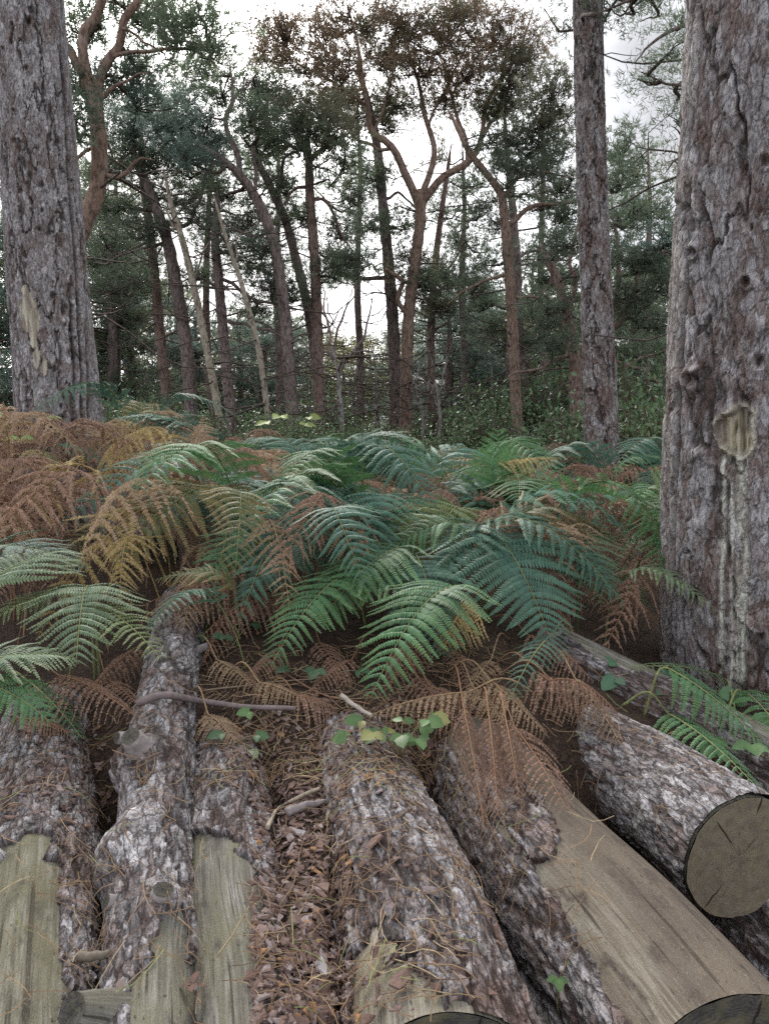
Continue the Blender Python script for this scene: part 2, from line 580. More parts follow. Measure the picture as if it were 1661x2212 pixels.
def mat_ground():
    m, n, b, o = new_mat('forest_floor')
    co = objco(n)
    a = noise(n, co, 4, 6, 0.6)
    f = noise(n, co, 45, 6, 0.7)
    f2 = noise(n, co, 120, 4, 0.6)
    c = mix(n, (0.032, 0.021, 0.015), (0.085, 0.056, 0.04), ramp(n, f, 0.35, 0.65))
    c = mix(n, c, (0.016, 0.012, 0.01), ramp(n, f2, 0.48, 0.62))
    c = mix(n, c, (0.12, 0.08, 0.055), ramp(n, a, 0.5, 0.72, 0, 0.4))
    n.links.new(c, b.inputs['Base Color'])
    b.inputs['Roughness'].default_value = 0.95
    b.inputs['Specular IOR Level'].default_value = 0.15
    bump(n, b, f, 1.0, 0.02)
    return m
M.ground = mat_ground()

# ------------------------------------------------------------------ ground
CH0, CH1 = G(655, 2190, 0.60), G(665, 1600, 0.60)     # bark-chip gully between two logs
def seg_dist(x, y, a, b):
    dx, dy = b[0] - a[0], b[1] - a[1]
    t = np.clip(((x - a[0]) * dx + (y - a[1]) * dy) / (dx * dx + dy * dy), -0.1, 1.2)
    return np.hypot(x - a[0] - t * dx, y - a[1] - t * dy)
def ground_z(x, y):
    x, y = np.asarray(x, float), np.asarray(y, float)
    p = np.stack([x.ravel(), y.ravel(), 0 * x.ravel()], 1)
    z = 0.50 * sstep(1.15 + 0.25 * sstep(0.3, 0.7, x), 1.95 + 0.3 * sstep(0.3, 0.7, x), y) + 0.23 * sstep(1.72, 2.2, y) * np.exp(-((x + 0.02) / 1.0) ** 4) * (1 - sstep(2.9, 3.8, y))
    z = z + 0.05 * sstep(2.0, 3.0, y)
    z = z + 0.50 * np.exp(-((x + 2.7) / 1.8) ** 2 - ((y - 5.8) / 2.2) ** 2)
    z = z + (0.10 * (fbm(p * 0.5, 3, 3) - 0.5)).reshape(x.shape) * sstep(2.5, 6, y)
    z = z + (0.05 * (fbm(p * 6, 4, 5) - 0.5)).reshape(x.shape) * sstep(0.6, 1.3, y)
    d = seg_dist(x, y, CH0, CH1)
    ch = 0.672 - 1.6 * d * d + (0.03 * (fbm(p * 14, 3, 8) - 0.5)).reshape(x.shape)
    k = sstep(0.16, 0.05, d) * sstep(0.95, 1.05, y) * (1 - sstep(2.4, 2.9, y))
    z = z * (1 - k) + np.maximum(z, ch) * k
    return z
gx = np.unique(np.concatenate([np.linspace(-400, -30, 14), np.linspace(-30, -3, 28), np.linspace(-3, -1.6, 20), np.arange(-1.6, 2.0, 0.04),
                               np.linspace(2.0, 4, 24), np.linspace(4, 30, 28), np.linspace(30, 400, 14)]).round(4))
gy = np.unique(np.concatenate([np.linspace(-60, 0.4, 12), np.linspace(0.4, 0.9, 6), np.arange(0.9, 3.6, 0.04), np.linspace(3.6, 10, 50), np.linspace(10, 40, 30), np.linspace(40, 500, 16)]).round(4))
XX, YY = np.meshgrid(gx, gy)
GZ = ground_z(XX, YY)
def gz(x, y):                     # height of the ground sheet
    i = int(np.clip(np.searchsorted(gx, x) - 1, 0, len(gx) - 2))
    j = int(np.clip(np.searchsorted(gy, y) - 1, 0, len(gy) - 2))
    u, v = (x - gx[i]) / (gx[i + 1] - gx[i]), (y - gy[j]) / (gy[j + 1] - gy[j])
    return float((GZ[j, i] * (1 - u) + GZ[j, i + 1] * u) * (1 - v) + (GZ[j + 1, i] * (1 - u) + GZ[j + 1, i + 1] * u) * v)
GV = np.stack([XX, YY, GZ], -1).reshape(-1, 3)
GQ = grid_quads(len(gy), len(gx), False)
ground = link('ground', build_mesh('ground', GV, GQ), M.ground)
ground['kind'] = 'structure'

BVH_V, BVH_F = [], []             # coarse surfaces that litter is dropped on
def bvh_add(V, Q):
    n = sum(len(v) for v in BVH_V)
    BVH_V.append(np.asarray(V))
    BVH_F.append(np.asarray(Q) + n)
sel = (np.abs(XX) < 6) & (YY > 0.3) & (YY < 12)
ii, jj = np.where(sel)
i0, i1, j0, j1 = ii.min(), ii.max(), jj.min(), jj.max()
sub = np.stack([XX, YY, GZ], -1)[i0:i1 + 1, j0:j1 + 1]
bvh_add(sub.reshape(-1, 3), grid_quads(sub.shape[0], sub.shape[1], False))

# ------------------------------------------------------------------ bark
GREY = np.array((0.325, 0.308, 0.312))
PALE = np.array((0.44, 0.42, 0.42))
PINK = np.array((0.24, 0.20, 0.188))
RED = np.array((0.162, 0.115, 0.10))
CRK = np.array((0.03, 0.02, 0.016))
def bark(u, s, per, pos, pw, ph, amp, seed, grey=0.5, flake=1.0, fiss=0.0, lw=0.10, layw=0.75):
    """relief (metres) and colour of flaking plated pine bark"""
    R0 = per / (2 * PI)
    an = pw / ph
    q = np.stack([R0 * np.cos(u / R0), R0 * np.sin(u / R0), s * an], 1) / pw
    w = np.stack([fbm(q * 1.1 + 7.1, 3, seed + 1), fbm(q * 1.1 + 31.7, 3, seed + 2), fbm(q * 1.1 + 57.3, 3, seed + 3)], 1) - 0.5
    w2 = np.stack([vn(q * 4.3 + 3.1, seed + 4), vn(q * 4.3 + 11.7, seed + 5), vn(q * 4.3 + 17.3, seed + 6)], 1) - 0.5
    qw = q + 1.1 * w + 0.22 * w2
    # stepped layers, like sheets shed one over the other
    K = 9.0
    n1 = fbm(qw * 0.9, 4, seed + 10) * 1.5 - 0.25
    l1 = np.floor(n1 * K)
    f1 = n1 * K - l1
    lay = (l1 + sstep(0.0, 0.22, f1)) / K
    n2 = fbm(qw * 2.3 + 5.0, 3, seed + 20) * 1.4 - 0.2
    l2 = np.floor(n2 * 6)
    f2 = n2 * 6 - l2
    lay2 = (l2 + sstep(0.0, 0.25, f2)) / 6
    # jigsaw scales
    nx = max(4, int(round(per / pw * 1.5)))
    x = u / per * nx
    wx = 1.3 * w[:, 0] + 0.9 * w[:, 1] + 0.35 * w2[:, 0]
    wy = 1.3 * w[:, 2] + 0.35 * w2[:, 2]
    F1, F2, r1, dx, dy = vor(x + wx, s / ph * 1.5 + wy, nx, seed)
    e = F2 - F1
    nx3 = int(round(nx * 2.3))
    H1, H2, r3, dx3, dy3 = vor(x * nx3 / nx + 1.8 * wx, s / ph * 3.6 + 1.8 * wy, nx3, seed + 80)
    e3 = H2 - H1
    # fissures: wandering ridged lines, mostly along the stem
    g1 = np.abs(fbm(np.stack([qw[:, 0], qw[:, 1], qw[:, 2] * 0.6], 1) * 0.62 + 91, 4, seed + 30) - 0.5)
    wd = 0.012 + 0.05 * vn(q * 0.8 + 40, seed + 31)
    fis = sstep(wd, wd * 0.25, g1)
    g2 = np.abs(fbm(qw * np.array([1.2, 1.2, 0.8]) + 131, 3, seed + 33) - 0.5)
    fis2 = sstep(0.03, 0.006, g2)
    fn = vn(pos * 210, seed + 7)
    fn2 = fbm(pos * 70, 2, seed + 8)
    ln = sstep(lw, lw * 0.15, e)
    ln3 = sstep(lw * 1.2, lw * 0.2, e3)
    h = layw * lay + flake * (0.16 * lay2 + 0.16 * (r1 - 0.5) + 0.10 * (r3 - 0.5) + 0.12 * dy * (r3 - 0.2))
    h = h - 0.18 * ln - 0.10 * ln3 + 0.08 * (fn - 0.5) + 0.10 * (fn2 - 0.5)
    h = h - (0.55 + fiss) * fis - 0.22 * fis2
    big = fbm(pos * 5, 3, seed + 11)
    hb = _h(l1.astype(np.int64), np.floor(r1 * 997).astype(np.int64), np.zeros(len(u), np.int64), seed)
    wear = np.clip(0.55 * (lay - 0.5) + 0.5 + 0.35 * (hb - 0.5) + 0.22 * (r3 - 0.5) + 0.55 * (big - 0.5) + 0.25 * (fn2 - 0.5) + (grey - 0.5), 0, 1)
    c = lerp(RED, PINK, sstep(0.20, 0.40, wear))
    c = c + (GREY - c) * sstep(0.38, 0.56, wear)[:, None]
    c = c + (PALE - c) * (sstep(0.66, 0.92, wear) * 0.8)[:, None]
    c = c * (0.86 + 0.28 * r3)[:, None] * (0.84 + 0.32 * fn2)[:, None]
    ck = np.maximum(np.maximum(fis, 0.6 * fis2), np.maximum(0.65 * ln, 0.35 * ln3))
    c = c + (CRK - c) * (ck * 0.85)[:, None]
    return amp * h, c

def near_trunk(root, base, pix, Y, pw, ph, amp, seed, dtheta, ds, feat=None, ztop=9.0, grey=0.5, fiss=0.0, flare=None, back=16):
    """pix: (x, y, width in px) from the base upwards, read on the photograph"""
    pts = []
    for (x, y, w) in pix:
        p = P(x, y, Y)
        f = p[1] * CP - (p[2] - CAMZ) * SP
        pts.append((*p, 0.5 * w * f / FPX))
    pts = np.array(pts)
    d = unit((pts[-1] - pts[-2])[:3])
    top = pts[-1].copy()
    k = (ztop - top[2]) / d[2]
    top[:3] += d * k
    top[3] *= 0.8
    bot = pts[0].copy()
    bot[2] = base[2] - 0.25
    bot[3] *= 1.06
    if pts[0][2] - bot[2] > 0.02:
        pts = np.vstack([bot, pts])
    sp = spline(pts, 400)
    L = np.concatenate([[0], np.cumsum(np.linalg.norm(np.diff(sp[:, :3], axis=0), axis=1))])
    ztopv = P(0, -60, Y)[2]
    Lv = np.interp(ztopv, sp[:, 2], L)
    sf = np.arange(0, Lv, ds)
    Lt = L[-1] + np.linalg.norm(top[:3] - sp[-1, :3])
    sp2 = np.vstack([sp, top])
    L2 = np.append(L, Lt)
    ss = np.concatenate([sf, np.linspace(Lv, Lt, 40)])
    C = np.stack([np.interp(ss, L2, sp2[:, k]) for k in range(4)], 1)
    T, N, B = frame(C[:, :3], (0, -1, 0))
    a0 = -math.atan2(base[0], base[1])
    lo, hi = rad(-104), rad(104)
    th = np.concatenate([np.arange(lo, hi, dtheta), np.linspace(hi, lo + 2 * PI, back)[:-1]]) + a0
    ns, ntt = len(ss), len(th)
    R0 = pts[:, 3].mean()
    TH, S = np.meshgrid(th, ss)
    RR = np.broadcast_to(C[:, 3][:, None], TH.shape)
    N_ = N[:, None]
    B_ = B[:, None]
    dirv = np.cos(TH)[..., None] * N_ + np.sin(TH)[..., None] * B_
    lump = 1 + 0.06 * (fbm((dirv * 1.3 + S[..., None] * np.array([0.2, 0.1, 0.8])).reshape(-1, 3), 3, seed + 2).reshape(TH.shape) - 0.5)
    base_p = C[:, None, :3] + (RR * lump)[..., None] * dirv
    bp = base_p.reshape(-1, 3)
    per = 2 * PI * R0
    u = (((TH - a0) % (2 * PI)) * R0).ravel()
    h, c = bark(u, S.ravel(), per, bp, pw, ph, amp, seed, grey, 1.0, fiss)
    alpha = np.ones(len(u))
    if feat is not None:
        px, py = proj(bp)
        front = (np.cos(TH - a0).ravel() > 0.0)
        h, c, alpha = feat(px, py, front, h, c, bp)
    V = bp + h[:, None] * dirv.reshape(-1, 3)
    me = build_mesh('trunk', V - base, grid_quads(ns, ntt, True), None, np.column_stack([c, alpha]), np.stack([(TH * R0).ravel(), S.ravel(), 0 * u], 1), False)
    o = link('trunk', me, M.bark_trunk, root)
    return o, C

def knot(px, py, front, h, c, kx, ky, r, depth=0.02, rim=0.012):
    d = np.hypot((px - kx), (py - ky) * 0.85) / r
    h = h + np.where(front, rim * np.exp(-((d - 1.1) / 0.45) ** 2) - depth * np.exp(-(d / 0.6) ** 2), 0)
    k = np.where(front, np.exp(-(d / 0.75) ** 2), 0)[:, None]
    return h, c + (np.array((0.045, 0.032, 0.025)) - c) * (k * 0.9)

def feat_right(px, py, front, h, c, bp):
    for kx, ky, r in ((1638, 782, 15), (1504, 821, 15), (1500, 545, 11), (1610, 610, 12), (1651, 350, 14)):
        h, c = knot(px, py, front, h, c, kx, ky, r)
    for kx, ky, r in ((1518, 982, 22), (1527, 1131, 22), (1640, 700, 26), (1500, 815, 30)):
        d = np.hypot(px - kx, py - ky) / r
        h = h + np.where(front, 0.026 * np.exp(-d * d), 0)
    # torn branch wound: raised rim, sunken fibrous wood
    n = fbm(bp * 26, 3, 91) - 0.5
    ex, ey = (px - 1590) / 40, (py - 932) / 52
    d = np.sqrt(ex * ex + ey * ey) + 0.35 * n + 0.10 * np.cos(3 * np.arctan2(ey, ex))
    ins = np.where(front, sstep(1.0, 0.82, d), 0)
    rim = np.where(front, np.exp(-((d - 1.06) / 0.14) ** 2), 0)
    fib = fbm(np.stack([bp[:, 0] * 150 + bp[:, 2] * 12, bp[:, 1] * 0 + 3, bp[:, 2] * 5], 1), 3, 77)
    h = h * (1 - ins) + ins * (-0.022 + 0.020 * fib - 0.03 * sstep(0.14, 0.0, np.abs(ex + 0.12 + 0.2 * ey)) * sstep(0.5, 0.0, np.abs(ey + 0.1)))
    h = h + 0.016 * rim * (0.5 + fbm(bp * 60, 2, 5))
    cw = lerp((0.11, 0.095, 0.06), (0.44, 0.40, 0.28), sstep(0.3, 0.7, fib))
    c = c * (1 - ins[:, None]) + cw * ins[:, None]
    c = c + (np.array((0.46, 0.43, 0.32)) * (0.6 + 0.8 * fbm(bp * 80, 2, 6))[:, None] - c) * (rim * 0.75)[:, None]
    # resin runs below the wound
    wv = 6 * (fbm(np.stack([bp[:, 2] * 9, bp[:, 2] * 0, bp[:, 2] * 0], 1), 2, 14) - 0.5)
    s = 0
    for x0, wd, y0, y1, dr in ((1566, 5, 980, 1500, -12), (1602, 13, 990, 1180, 3), (1584, 4, 1050, 1500, -8), (1610, 7, 1150, 1500, -14), (1593, 4, 1200, 1500, -6), (1600, 16, 1230, 1330, 0)):
        xx = x0 + dr * (py - y0) / 500 + wv * 1.4
        s = np.maximum(s, np.exp(-((px - xx) / wd) ** 2) * sstep(y0 - 8, y0 + 15, py) * sstep(y1 + 15, y1 - 40, py))
    brk = fbm(bp * 70, 3, 41)
    s = np.where(front, s, 0) * sstep(0.32, 0.55, brk + 0.25 * s)
    c = c + (np.array((0.56, 0.56, 0.48)) * (0.55 + 0.8 * brk)[:, None] - c) * (0.95 * s)[:, None]
    h = h + 0.004 * s
    # long split in the bark near the left flank
    le = np.interp(py, [0, 500, 900, 1200, 1480], [1502, 1478, 1452, 1440, 1432])
    xx = le + 15 + 7 * (fbm(np.stack([bp[:, 2] * 4, bp[:, 2] * 0, bp[:, 2] * 0], 1), 3, 23) - 0.5)
    k = np.where(front, np.exp(-((px - xx) / 3.2) ** 2) * sstep(380, 430, py) * sstep(1400, 1250, py), 0)
    h = h - 0.03 * k
    c = c + (CRK * 0.6 - c) * (0.9 * k)[:, None]
    side = np.where(front, sstep(xx + 2, xx - 4, px), 0) * sstep(0.35, 0.6, fbm(bp * np.array([20, 20, 6]), 3, 19))
    c = c + (np.array((0.40, 0.37, 0.34)) - c) * (0.6 * side)[:, None]
    h = h + 0.008 * side
    return h, c, 1 - np.clip(ins + rim + 0.7 * s, 0, 1)

def feat_left(px, py, front, h, c, bp):
    for kx, ky, r in ((63, 45, 9), (27, 52, 5), (8, 105, 5), (58, 148, 6), (32, 305, 8), (125, 307, 10), (90, 400, 9), (140, 432, 6),
                      (92, 455, 6), (85, 495, 7), (116, 640, 9), (155, 662, 5), (163, 730, 4), (133, 905, 10), (160, 908, 5), (60, 822, 4), (30, 238, 5)):
        h, c = knot(px, py, front, h, c, kx, ky, r, 0.018, 0.006)
    n = fbm(bp * np.array([14, 14, 9]), 4, 51) - 0.5
    fib = fbm(np.stack([bp[:, 0] * 90, bp[:, 1] * 0, bp[:, 2] * 4], 1), 3, 57)
    bare = 0
    for x0, y0, rx, ry in ((58, 672, 14, 45), (76, 705, 13, 42), (82, 775, 8, 22), (97, 792, 8, 22)):
        d = np.hypot((px - x0) / rx, (py - y0) / ry) + 1.3 * n
        k = np.where(front, sstep(1.0, 0.9, d), 0)
        cc = lerp((0.25, 0.225, 0.165), (0.46, 0.43, 0.34), sstep(0.3, 0.7, fib))
        c = c * (1 - k[:, None]) + cc * k[:, None]
        h = h * (1 - k) + k * (0.004 + 0.006 * fib)
        bare = np.maximum(bare, k)
    # ridged old scar towards the foot, right side
    xx = np.interp(py, [0, 300, 600, 900, 1020], [124, 145, 165, 180, 190])
    wv = 8 * (fbm(np.stack([bp[:, 2] * 3, bp[:, 2] * 0, bp[:, 2] * 0], 1), 3, 73) - 0.5)
    for off, dp, y0 in ((0, 0.03, 60), (-16, 0.018, 560), (14, 0.018, 640)):
        k = np.where(front, np.exp(-((px - xx - off - wv) / 3.2) ** 2) * sstep(y0, y0 + 120, py), 0)
        h = h - dp * k
        c = c + (CRK * 0.7 - c) * (0.85 * k)[:, None]
    k = np.where(front, np.exp(-((px - xx + 22) / 11) ** 2 - ((py - 950) / 60) ** 2), 0)
    h = h - 0.05 * k
    c = c + (np.array((0.10, 0.065, 0.042)) - c) * (0.7 * k)[:, None]
    s = np.where(front, sstep(0.55, 0.75, fbm(np.stack([bp[:, 0] * 60, bp[:, 1] * 0, bp[:, 2] * 4], 1), 3, 88)) * np.exp(-((px - 75) / 25) ** 2) * sstep(780, 830, py), 0)
    c = c + (np.array((0.42, 0.42, 0.37)) - c) * (0.6 * s)[:, None]
    return h, c, 1 - bare

def feat_mid(px, py, front, h, c, bp):
    for kx, ky, r in ((1285, 108, 5), (1270, 260, 5), (1273, 425, 6), (1280, 350, 5), (1256, 95, 4), (1266, 500, 4), (1275, 845, 5), (1285, 700, 5), (1262, 930, 5), (1300, 880, 5), (1290, 200, 4)):
        h, c = knot(px, py, front, h, c, kx, ky, r, 0.02, 0.008)
    return h, c, np.ones(len(h))

Yr = 2.95
b = P(1650, 1480, Yr)
b[2] = gz(b[0], b[1])
right_pine = thing('pine_tree', 'thick scaly pine trunk with a torn branch wound and pale resin runs', 'tree', b)
near_trunk(right_pine, b, [(1650, 1490, 420), (1638, 1350, 394), (1634, 1200, 380), (1634, 900, 366), (1648, 500, 344), (1662, 0, 322)], Yr,
           0.10, 0.22, 0.019, 5, rad(0.95), 0.0072, feat_right, 9.0, 0.54, 0.25)
Yl = 6.0
b = P(140, 1040, Yl)
b[2] = gz(b[0], b[1])
left_pine = thing('pine_tree', 'thick grey pine trunk with pale bare patches rising from rust bracken', 'tree', b)
near_trunk(left_pine, b, [(138, 1060, 192), (134, 980, 178), (130, 900, 172), (115, 720, 162), (100, 553, 158), (82, 300, 149), (63, 0, 136)], Yl,
           0.075, 0.18, 0.017, 21, rad(1.45), 0.0095, feat_left, 10.0, 0.64, 0.4)
Ym = 8.0
b = P(1304, 1095, Ym)
b[2] = gz(b[0], b[1])
mid_pine = thing('pine_tree', 'tall straight slender grey pine trunk standing clear of the bracken', 'tree', b)
near_trunk(mid_pine, b, [(1304, 1095, 72), (1299, 950, 68), (1294, 800, 66), (1284, 553, 62), (1275, 300, 61), (1269, 0, 59)], Ym,
           0.07, 0.13, 0.018, 33, rad(2.4), 0.012, feat_mid, 11.0, 0.46, 0.5)

# ------------------------------------------------------------------ logs
def disc(acc, c, n, up, r, rough, seed, sink=0.0):
    n = unit(n)
    a = unit(np.asarray(up) - np.dot(up, n) * n)
    b2 = np.cross(n, a)
    nr, na = 12, 56
    th = np.linspace(0, 2 * PI, na, endpoint=False)
    V, U = [c], [(0, 0, 0)]
    for i in range(1, nr + 1):
        f = i / nr
        for k, t in enumerate(th):
            rr = f * r[k] if hasattr(r, '__len__') else f * r
            V.append(c + rr * (math.cos(t) * a + math.sin(t) * b2) + n * (rough * (random.random() - 0.5)))
            U.append((rr, f * math.cos(t) * 0.3, f * math.sin(t) * 0.3))
    T = [(0, 1 + k, 1 + (k + 1) % na) for k in range(na)]
    Q = []
    for i in range(nr - 1):
        for k in range(na):
            k2 = (k + 1) % na
            Q.append((1 + i * na + k, 1 + (i + 1) * na + k, 1 + (i + 1) * na + k2, 1 + i * na + k2))
    U = np.array(U)
    acc.add(np.array(V), Q, T, None, U)

class Log:
    pass
def make_log(label, path, r0, r1, seed, wood, cut, maskf=None, bulges=(), stubs=(), pw=0.05, ph=0.20, amp=0.015, grey=0.6,
             fine=0.0062, tmax=128, bark_off=0.006, wob=0.012, name='log', core_col=None):
    """path: world points of the axis, near end first"""
    path = np.array(path, float)
    L = np.linalg.norm(path[-1] - path[0])
    n = max(20, int(L / 0.02))
    C = spline(path, n) if len(path) > 2 else spline([path[0], 0.5 * (path[0] + path[-1]) + np.array([rng.normal(0, wob), 0, 0]), path[-1]], n)
    T, N, B = frame(C, (0, 0, 1))
    ss = np.linspace(0, L, n)
    def rad_at(s, th, dirv):
        r = r0 + (r1 - r0) * s / L
        q = np.stack([np.cos(th) * 0.7, np.sin(th) * 0.7, s * 2.2], -1).reshape(-1, 3)
        r = r * (1 + 0.10 * (fbm(q + seed * 7.3, 3, seed) - 0.5).reshape(th.shape))
        g = np.stack([np.cos(th) * 2.4, np.sin(th) * 2.4, s * 0.7], -1).reshape(-1, 3)
        r = r + 0.010 * (fbm(g + seed * 3.1, 3, seed + 70) - 0.5).reshape(th.shape)
        for (t0, s0, a, w) in bulges:
            d = np.hypot(np.angle(np.exp(1j * (th - t0))) * r0, s - s0) / w
            r = r + a * np.exp(-d * d)
        return r
    root = thing(name, label, 'log', C[0] - np.array([0, 0, r0]), 'logs of the cut pile')
    org = np.array(root.location)
    th = np.linspace(-PI, PI, 88, endpoint=False)
    TH, S = np.meshgrid(th, ss)
    dv = np.cos(TH)[..., None] * N[:, None] + np.sin(TH)[..., None] * B[:, None]
    rr = rad_at(S, TH, dv)
    V = C[:, None] + rr[..., None] * dv
    us = np.stack([TH * r0, S, np.full(S.shape, seed * 1.7)], -1).reshape(-1, 3)
    core = Acc()
    core.add(V.reshape(-1, 3), grid_quads(n, 88, True), None, None, us)
    core.build('wood', wood, root, org)
    bvh_add((C[:, None] + (rr + (0.012 if maskf else 0.0))[:, ::4][..., None] * dv[:, ::4]).reshape(-1, 3), grid_quads(n, 22, True))
    for e, nn, nm in ((0, -T[0], 'cut_end'), (-1, T[-1], 'cut_end')):
        a = Acc()
        ths = np.linspace(0, 2 * PI, 56, endpoint=False)
        sgn = -1 if e == 0 else 1
        bb = np.cross(unit(nn), N[e])
        tt = np.arctan2(np.cos(ths) * 0 + np.sin(ths) * np.dot(bb, B[e]), np.cos(ths))
        rl = rad_at(np.full(56, ss[e]), tt, None)
        disc(a, C[e] + nn * 0.003, nn, N[e], rl * 1.004, 0.003, seed)
        a.build(nm, cut, root, org)
    if maskf is not None:
        tm = rad(tmax)
        nth = int(2 * tm * r0 / fine)
        th = np.linspace(-tm, tm, nth)
        s2 = np.arange(0, L, fine * 1.05)
        C2 = np.stack([np.interp(s2, ss, C[:, k]) for k in range(3)], 1)
        T2, N2, B2 = frame(C2, (0, 0, 1))
        TH, S = np.meshgrid(th, s2)
        dv = np.cos(TH)[..., None] * N2[:, None] + np.sin(TH)[..., None] * B2[:, None]
        rr = rad_at(S, TH, dv)
        bp = (C2[:, None] + rr[..., None] * dv).reshape(-1, 3)
        per = 2 * PI * r0
        h, c = bark(((TH % (2 * PI)) * r0).ravel(), S.ravel(), per, bp, pw, ph, amp, seed, grey, 1.7, 0.45, 0.2, 0.55)
        rag = (fbm(bp * 16, 4, seed + 4) - 0.5)
        for (t0, s0, a, w) in bulges:
            d = np.hypot((TH.ravel() - t0) * r0, S.ravel() - s0) / w
        m = maskf(TH.ravel(), S.ravel() / L, rag)            # >0 where bark remains
        keep = m > 0
        h = np.where(keep, bark_off + np.maximum(h, 0.0), -0.006)
        V = bp + h[:, None] * dv.reshape(-1, 3)
        Q = grid_quads(len(s2), nth, False)
        Q = Q[keep[Q].any(1)]
        used = np.unique(Q)
        mp = np.full(len(V), -1)
        mp[used] = np.arange(len(used))
        c = np.where(keep[:, None], c, CRK * 1.3)
        me = build_mesh('bark', V[used] - org, mp[Q], None, c[used], np.stack([(TH * r0).ravel(), S.ravel(), np.full(TH.size, seed * 1.0)], 1)[used], False)
        link('bark', me, M.bark, root)
    lg = Log()
    lg.root, lg.C, lg.T, lg.N, lg.B, lg.L, lg.ss, lg.rad_at, lg.org = root, C, T, N, B, L, ss, rad_at, org
    for (t0, s0, r, ln, lean, cutm, wd) in stubs:
        k = int(np.argmin(abs(ss - s0)))
        d = math.cos(t0) * N[k] + math.sin(t0) * B[k]
        rs = float(rad_at(np.array([s0]), np.array([t0]), None)[0])
        p0 = C[k] + d * (rs - 0.05)
        dd = unit(d + lean * T[k])
        p1 = C[k] + d * rs + dd * ln
        pp = spline([p0, 0.5 * (p0 + p1) + 0.004 * T[k], p1], 9)
        a = Acc()
        add_tube(a, pp, np.linspace(1.5, 1.0, 9) ** 1.6 * r, 20, (0.24, 0.21, 0.20) if not wd else None, 0.06)
        st = a.build('branch_stub', wood if wd else M.twig, root, org)
        a = Acc()
        disc(a, p1 + dd * 0.002, dd, np.array([0, 0, 1.0]) if abs(dd[2]) < 0.9 else np.array([0, 1.0, 0]), r * 1.0, 0.002, seed + 3)
        f = a.build('cut_face', cutm, st, org)
    return lg

def axis(pxs, ztop, r):           # axis of a log whose upper surface passes through those pixels
    out = []
    for k, (x, y) in enumerate(pxs):
        p = G(x, y, ztop[k] if hasattr(ztop, '__len__') else ztop)
        p[2] -= r
        out.append(p)
    return out

ALL = lambda t, f, g: np.ones_like(t)
# leftmost, pale and green near end, bark towards the back and along its right flank
def mk1(t, f, g):
    return np.maximum(f - 0.40 + 0.05 * t, np.minimum(t - 0.62 + 0.25 * f, f - 0.10)) + 0.30 * g
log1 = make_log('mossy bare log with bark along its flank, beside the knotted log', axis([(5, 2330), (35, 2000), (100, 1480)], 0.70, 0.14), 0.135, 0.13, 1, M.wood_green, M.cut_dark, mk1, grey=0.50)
# knotted log with stubs
def mk2(t, f, g):
    return f - 0.09 - 0.05 * np.sin(2 * t) + 0.22 * g + 0.10 * np.exp(-((t + 1.2) / 0.4) ** 2)
A2 = axis([(312, 2330), (322, 2000), (330, 1750), (352, 1500), (382, 1325), (395, 1262)], (.72, .72, .73, .80, .86, .88), 0.095)
L2 = np.linalg.norm(A2[-1] - A2[0])
def s_at(ax, px, py, zt):         # length along a log at a pixel of its upper surface
    p = G(px, py, zt)
    d = unit(ax[-1] - ax[0])
    return float(np.dot(p - ax[0], d))
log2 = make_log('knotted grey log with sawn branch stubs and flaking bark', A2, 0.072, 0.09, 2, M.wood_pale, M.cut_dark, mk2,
                bulges=[(0.25, s_at(A2, 345, 1940, .72), 0.022, 0.05), (-1.15, s_at(A2, 260, 1800, .72), 0.04, 0.075), (-0.35, s_at(A2, 300, 1650, .72), 0.035, 0.06),
                        (-1.2, s_at(A2, 270, 1640, .72), 0.03, 0.05), (-1.25, s_at(A2, 230, 2160, .72), 0.02, 0.06)],
                stubs=[(0.22, s_at(A2, 345, 1945, .72), 0.019, 0.018, -0.2, M.cut_dark, False), (-0.38, s_at(A2, 303, 1655, .72), 0.024, 0.05, -0.35, M.cut_dark, False),
                       (-1.15, s_at(A2, 268, 1600, .72), 0.016, 0.045, -0.5, M.cut_dark, False), (-0.95, s_at(A2, 275, 1895, .72), 0.013, 0.025, -0.2, M.cut_dark, False),
                       (-0.85, s_at(A2, 300, 2125, .72), 0.026, 0.06, -0.6, M.cut_dark, True), (1.2, s_at(A2, 440, 1440, .72), 0.012, 0.05, 0.3, M.cut_dark, False)], grey=0.60, pw=0.042, ph=0.13, amp=0.013)
# pale bare log, bark sheet at the back
def mk3(t, f, g):
    return f - 0.38 + 0.10 * np.clip(t - 0.1, -1, 1) + 0.10 * g
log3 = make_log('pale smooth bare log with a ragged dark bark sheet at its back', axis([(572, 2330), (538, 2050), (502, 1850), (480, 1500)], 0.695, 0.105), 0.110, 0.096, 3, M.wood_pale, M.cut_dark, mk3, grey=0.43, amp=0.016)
# broad barked log in the middle
def mk4(t, f, g):
    return f - 0.075 + 0.22 * np.clip(t + 0.30, -0.30, 1.0) + 0.22 * g
log4 = make_log('broad rough log mostly covered in flaking bark, beside the chip gully', axis([(965, 2190), (905, 1900), (805, 1650), (740, 1450)], 0.735, 0.155), 0.158, 0.13, 4, M.wood_band, M.cut_dark, mk4, grey=0.42, amp=0.020, pw=0.055, ph=0.26)
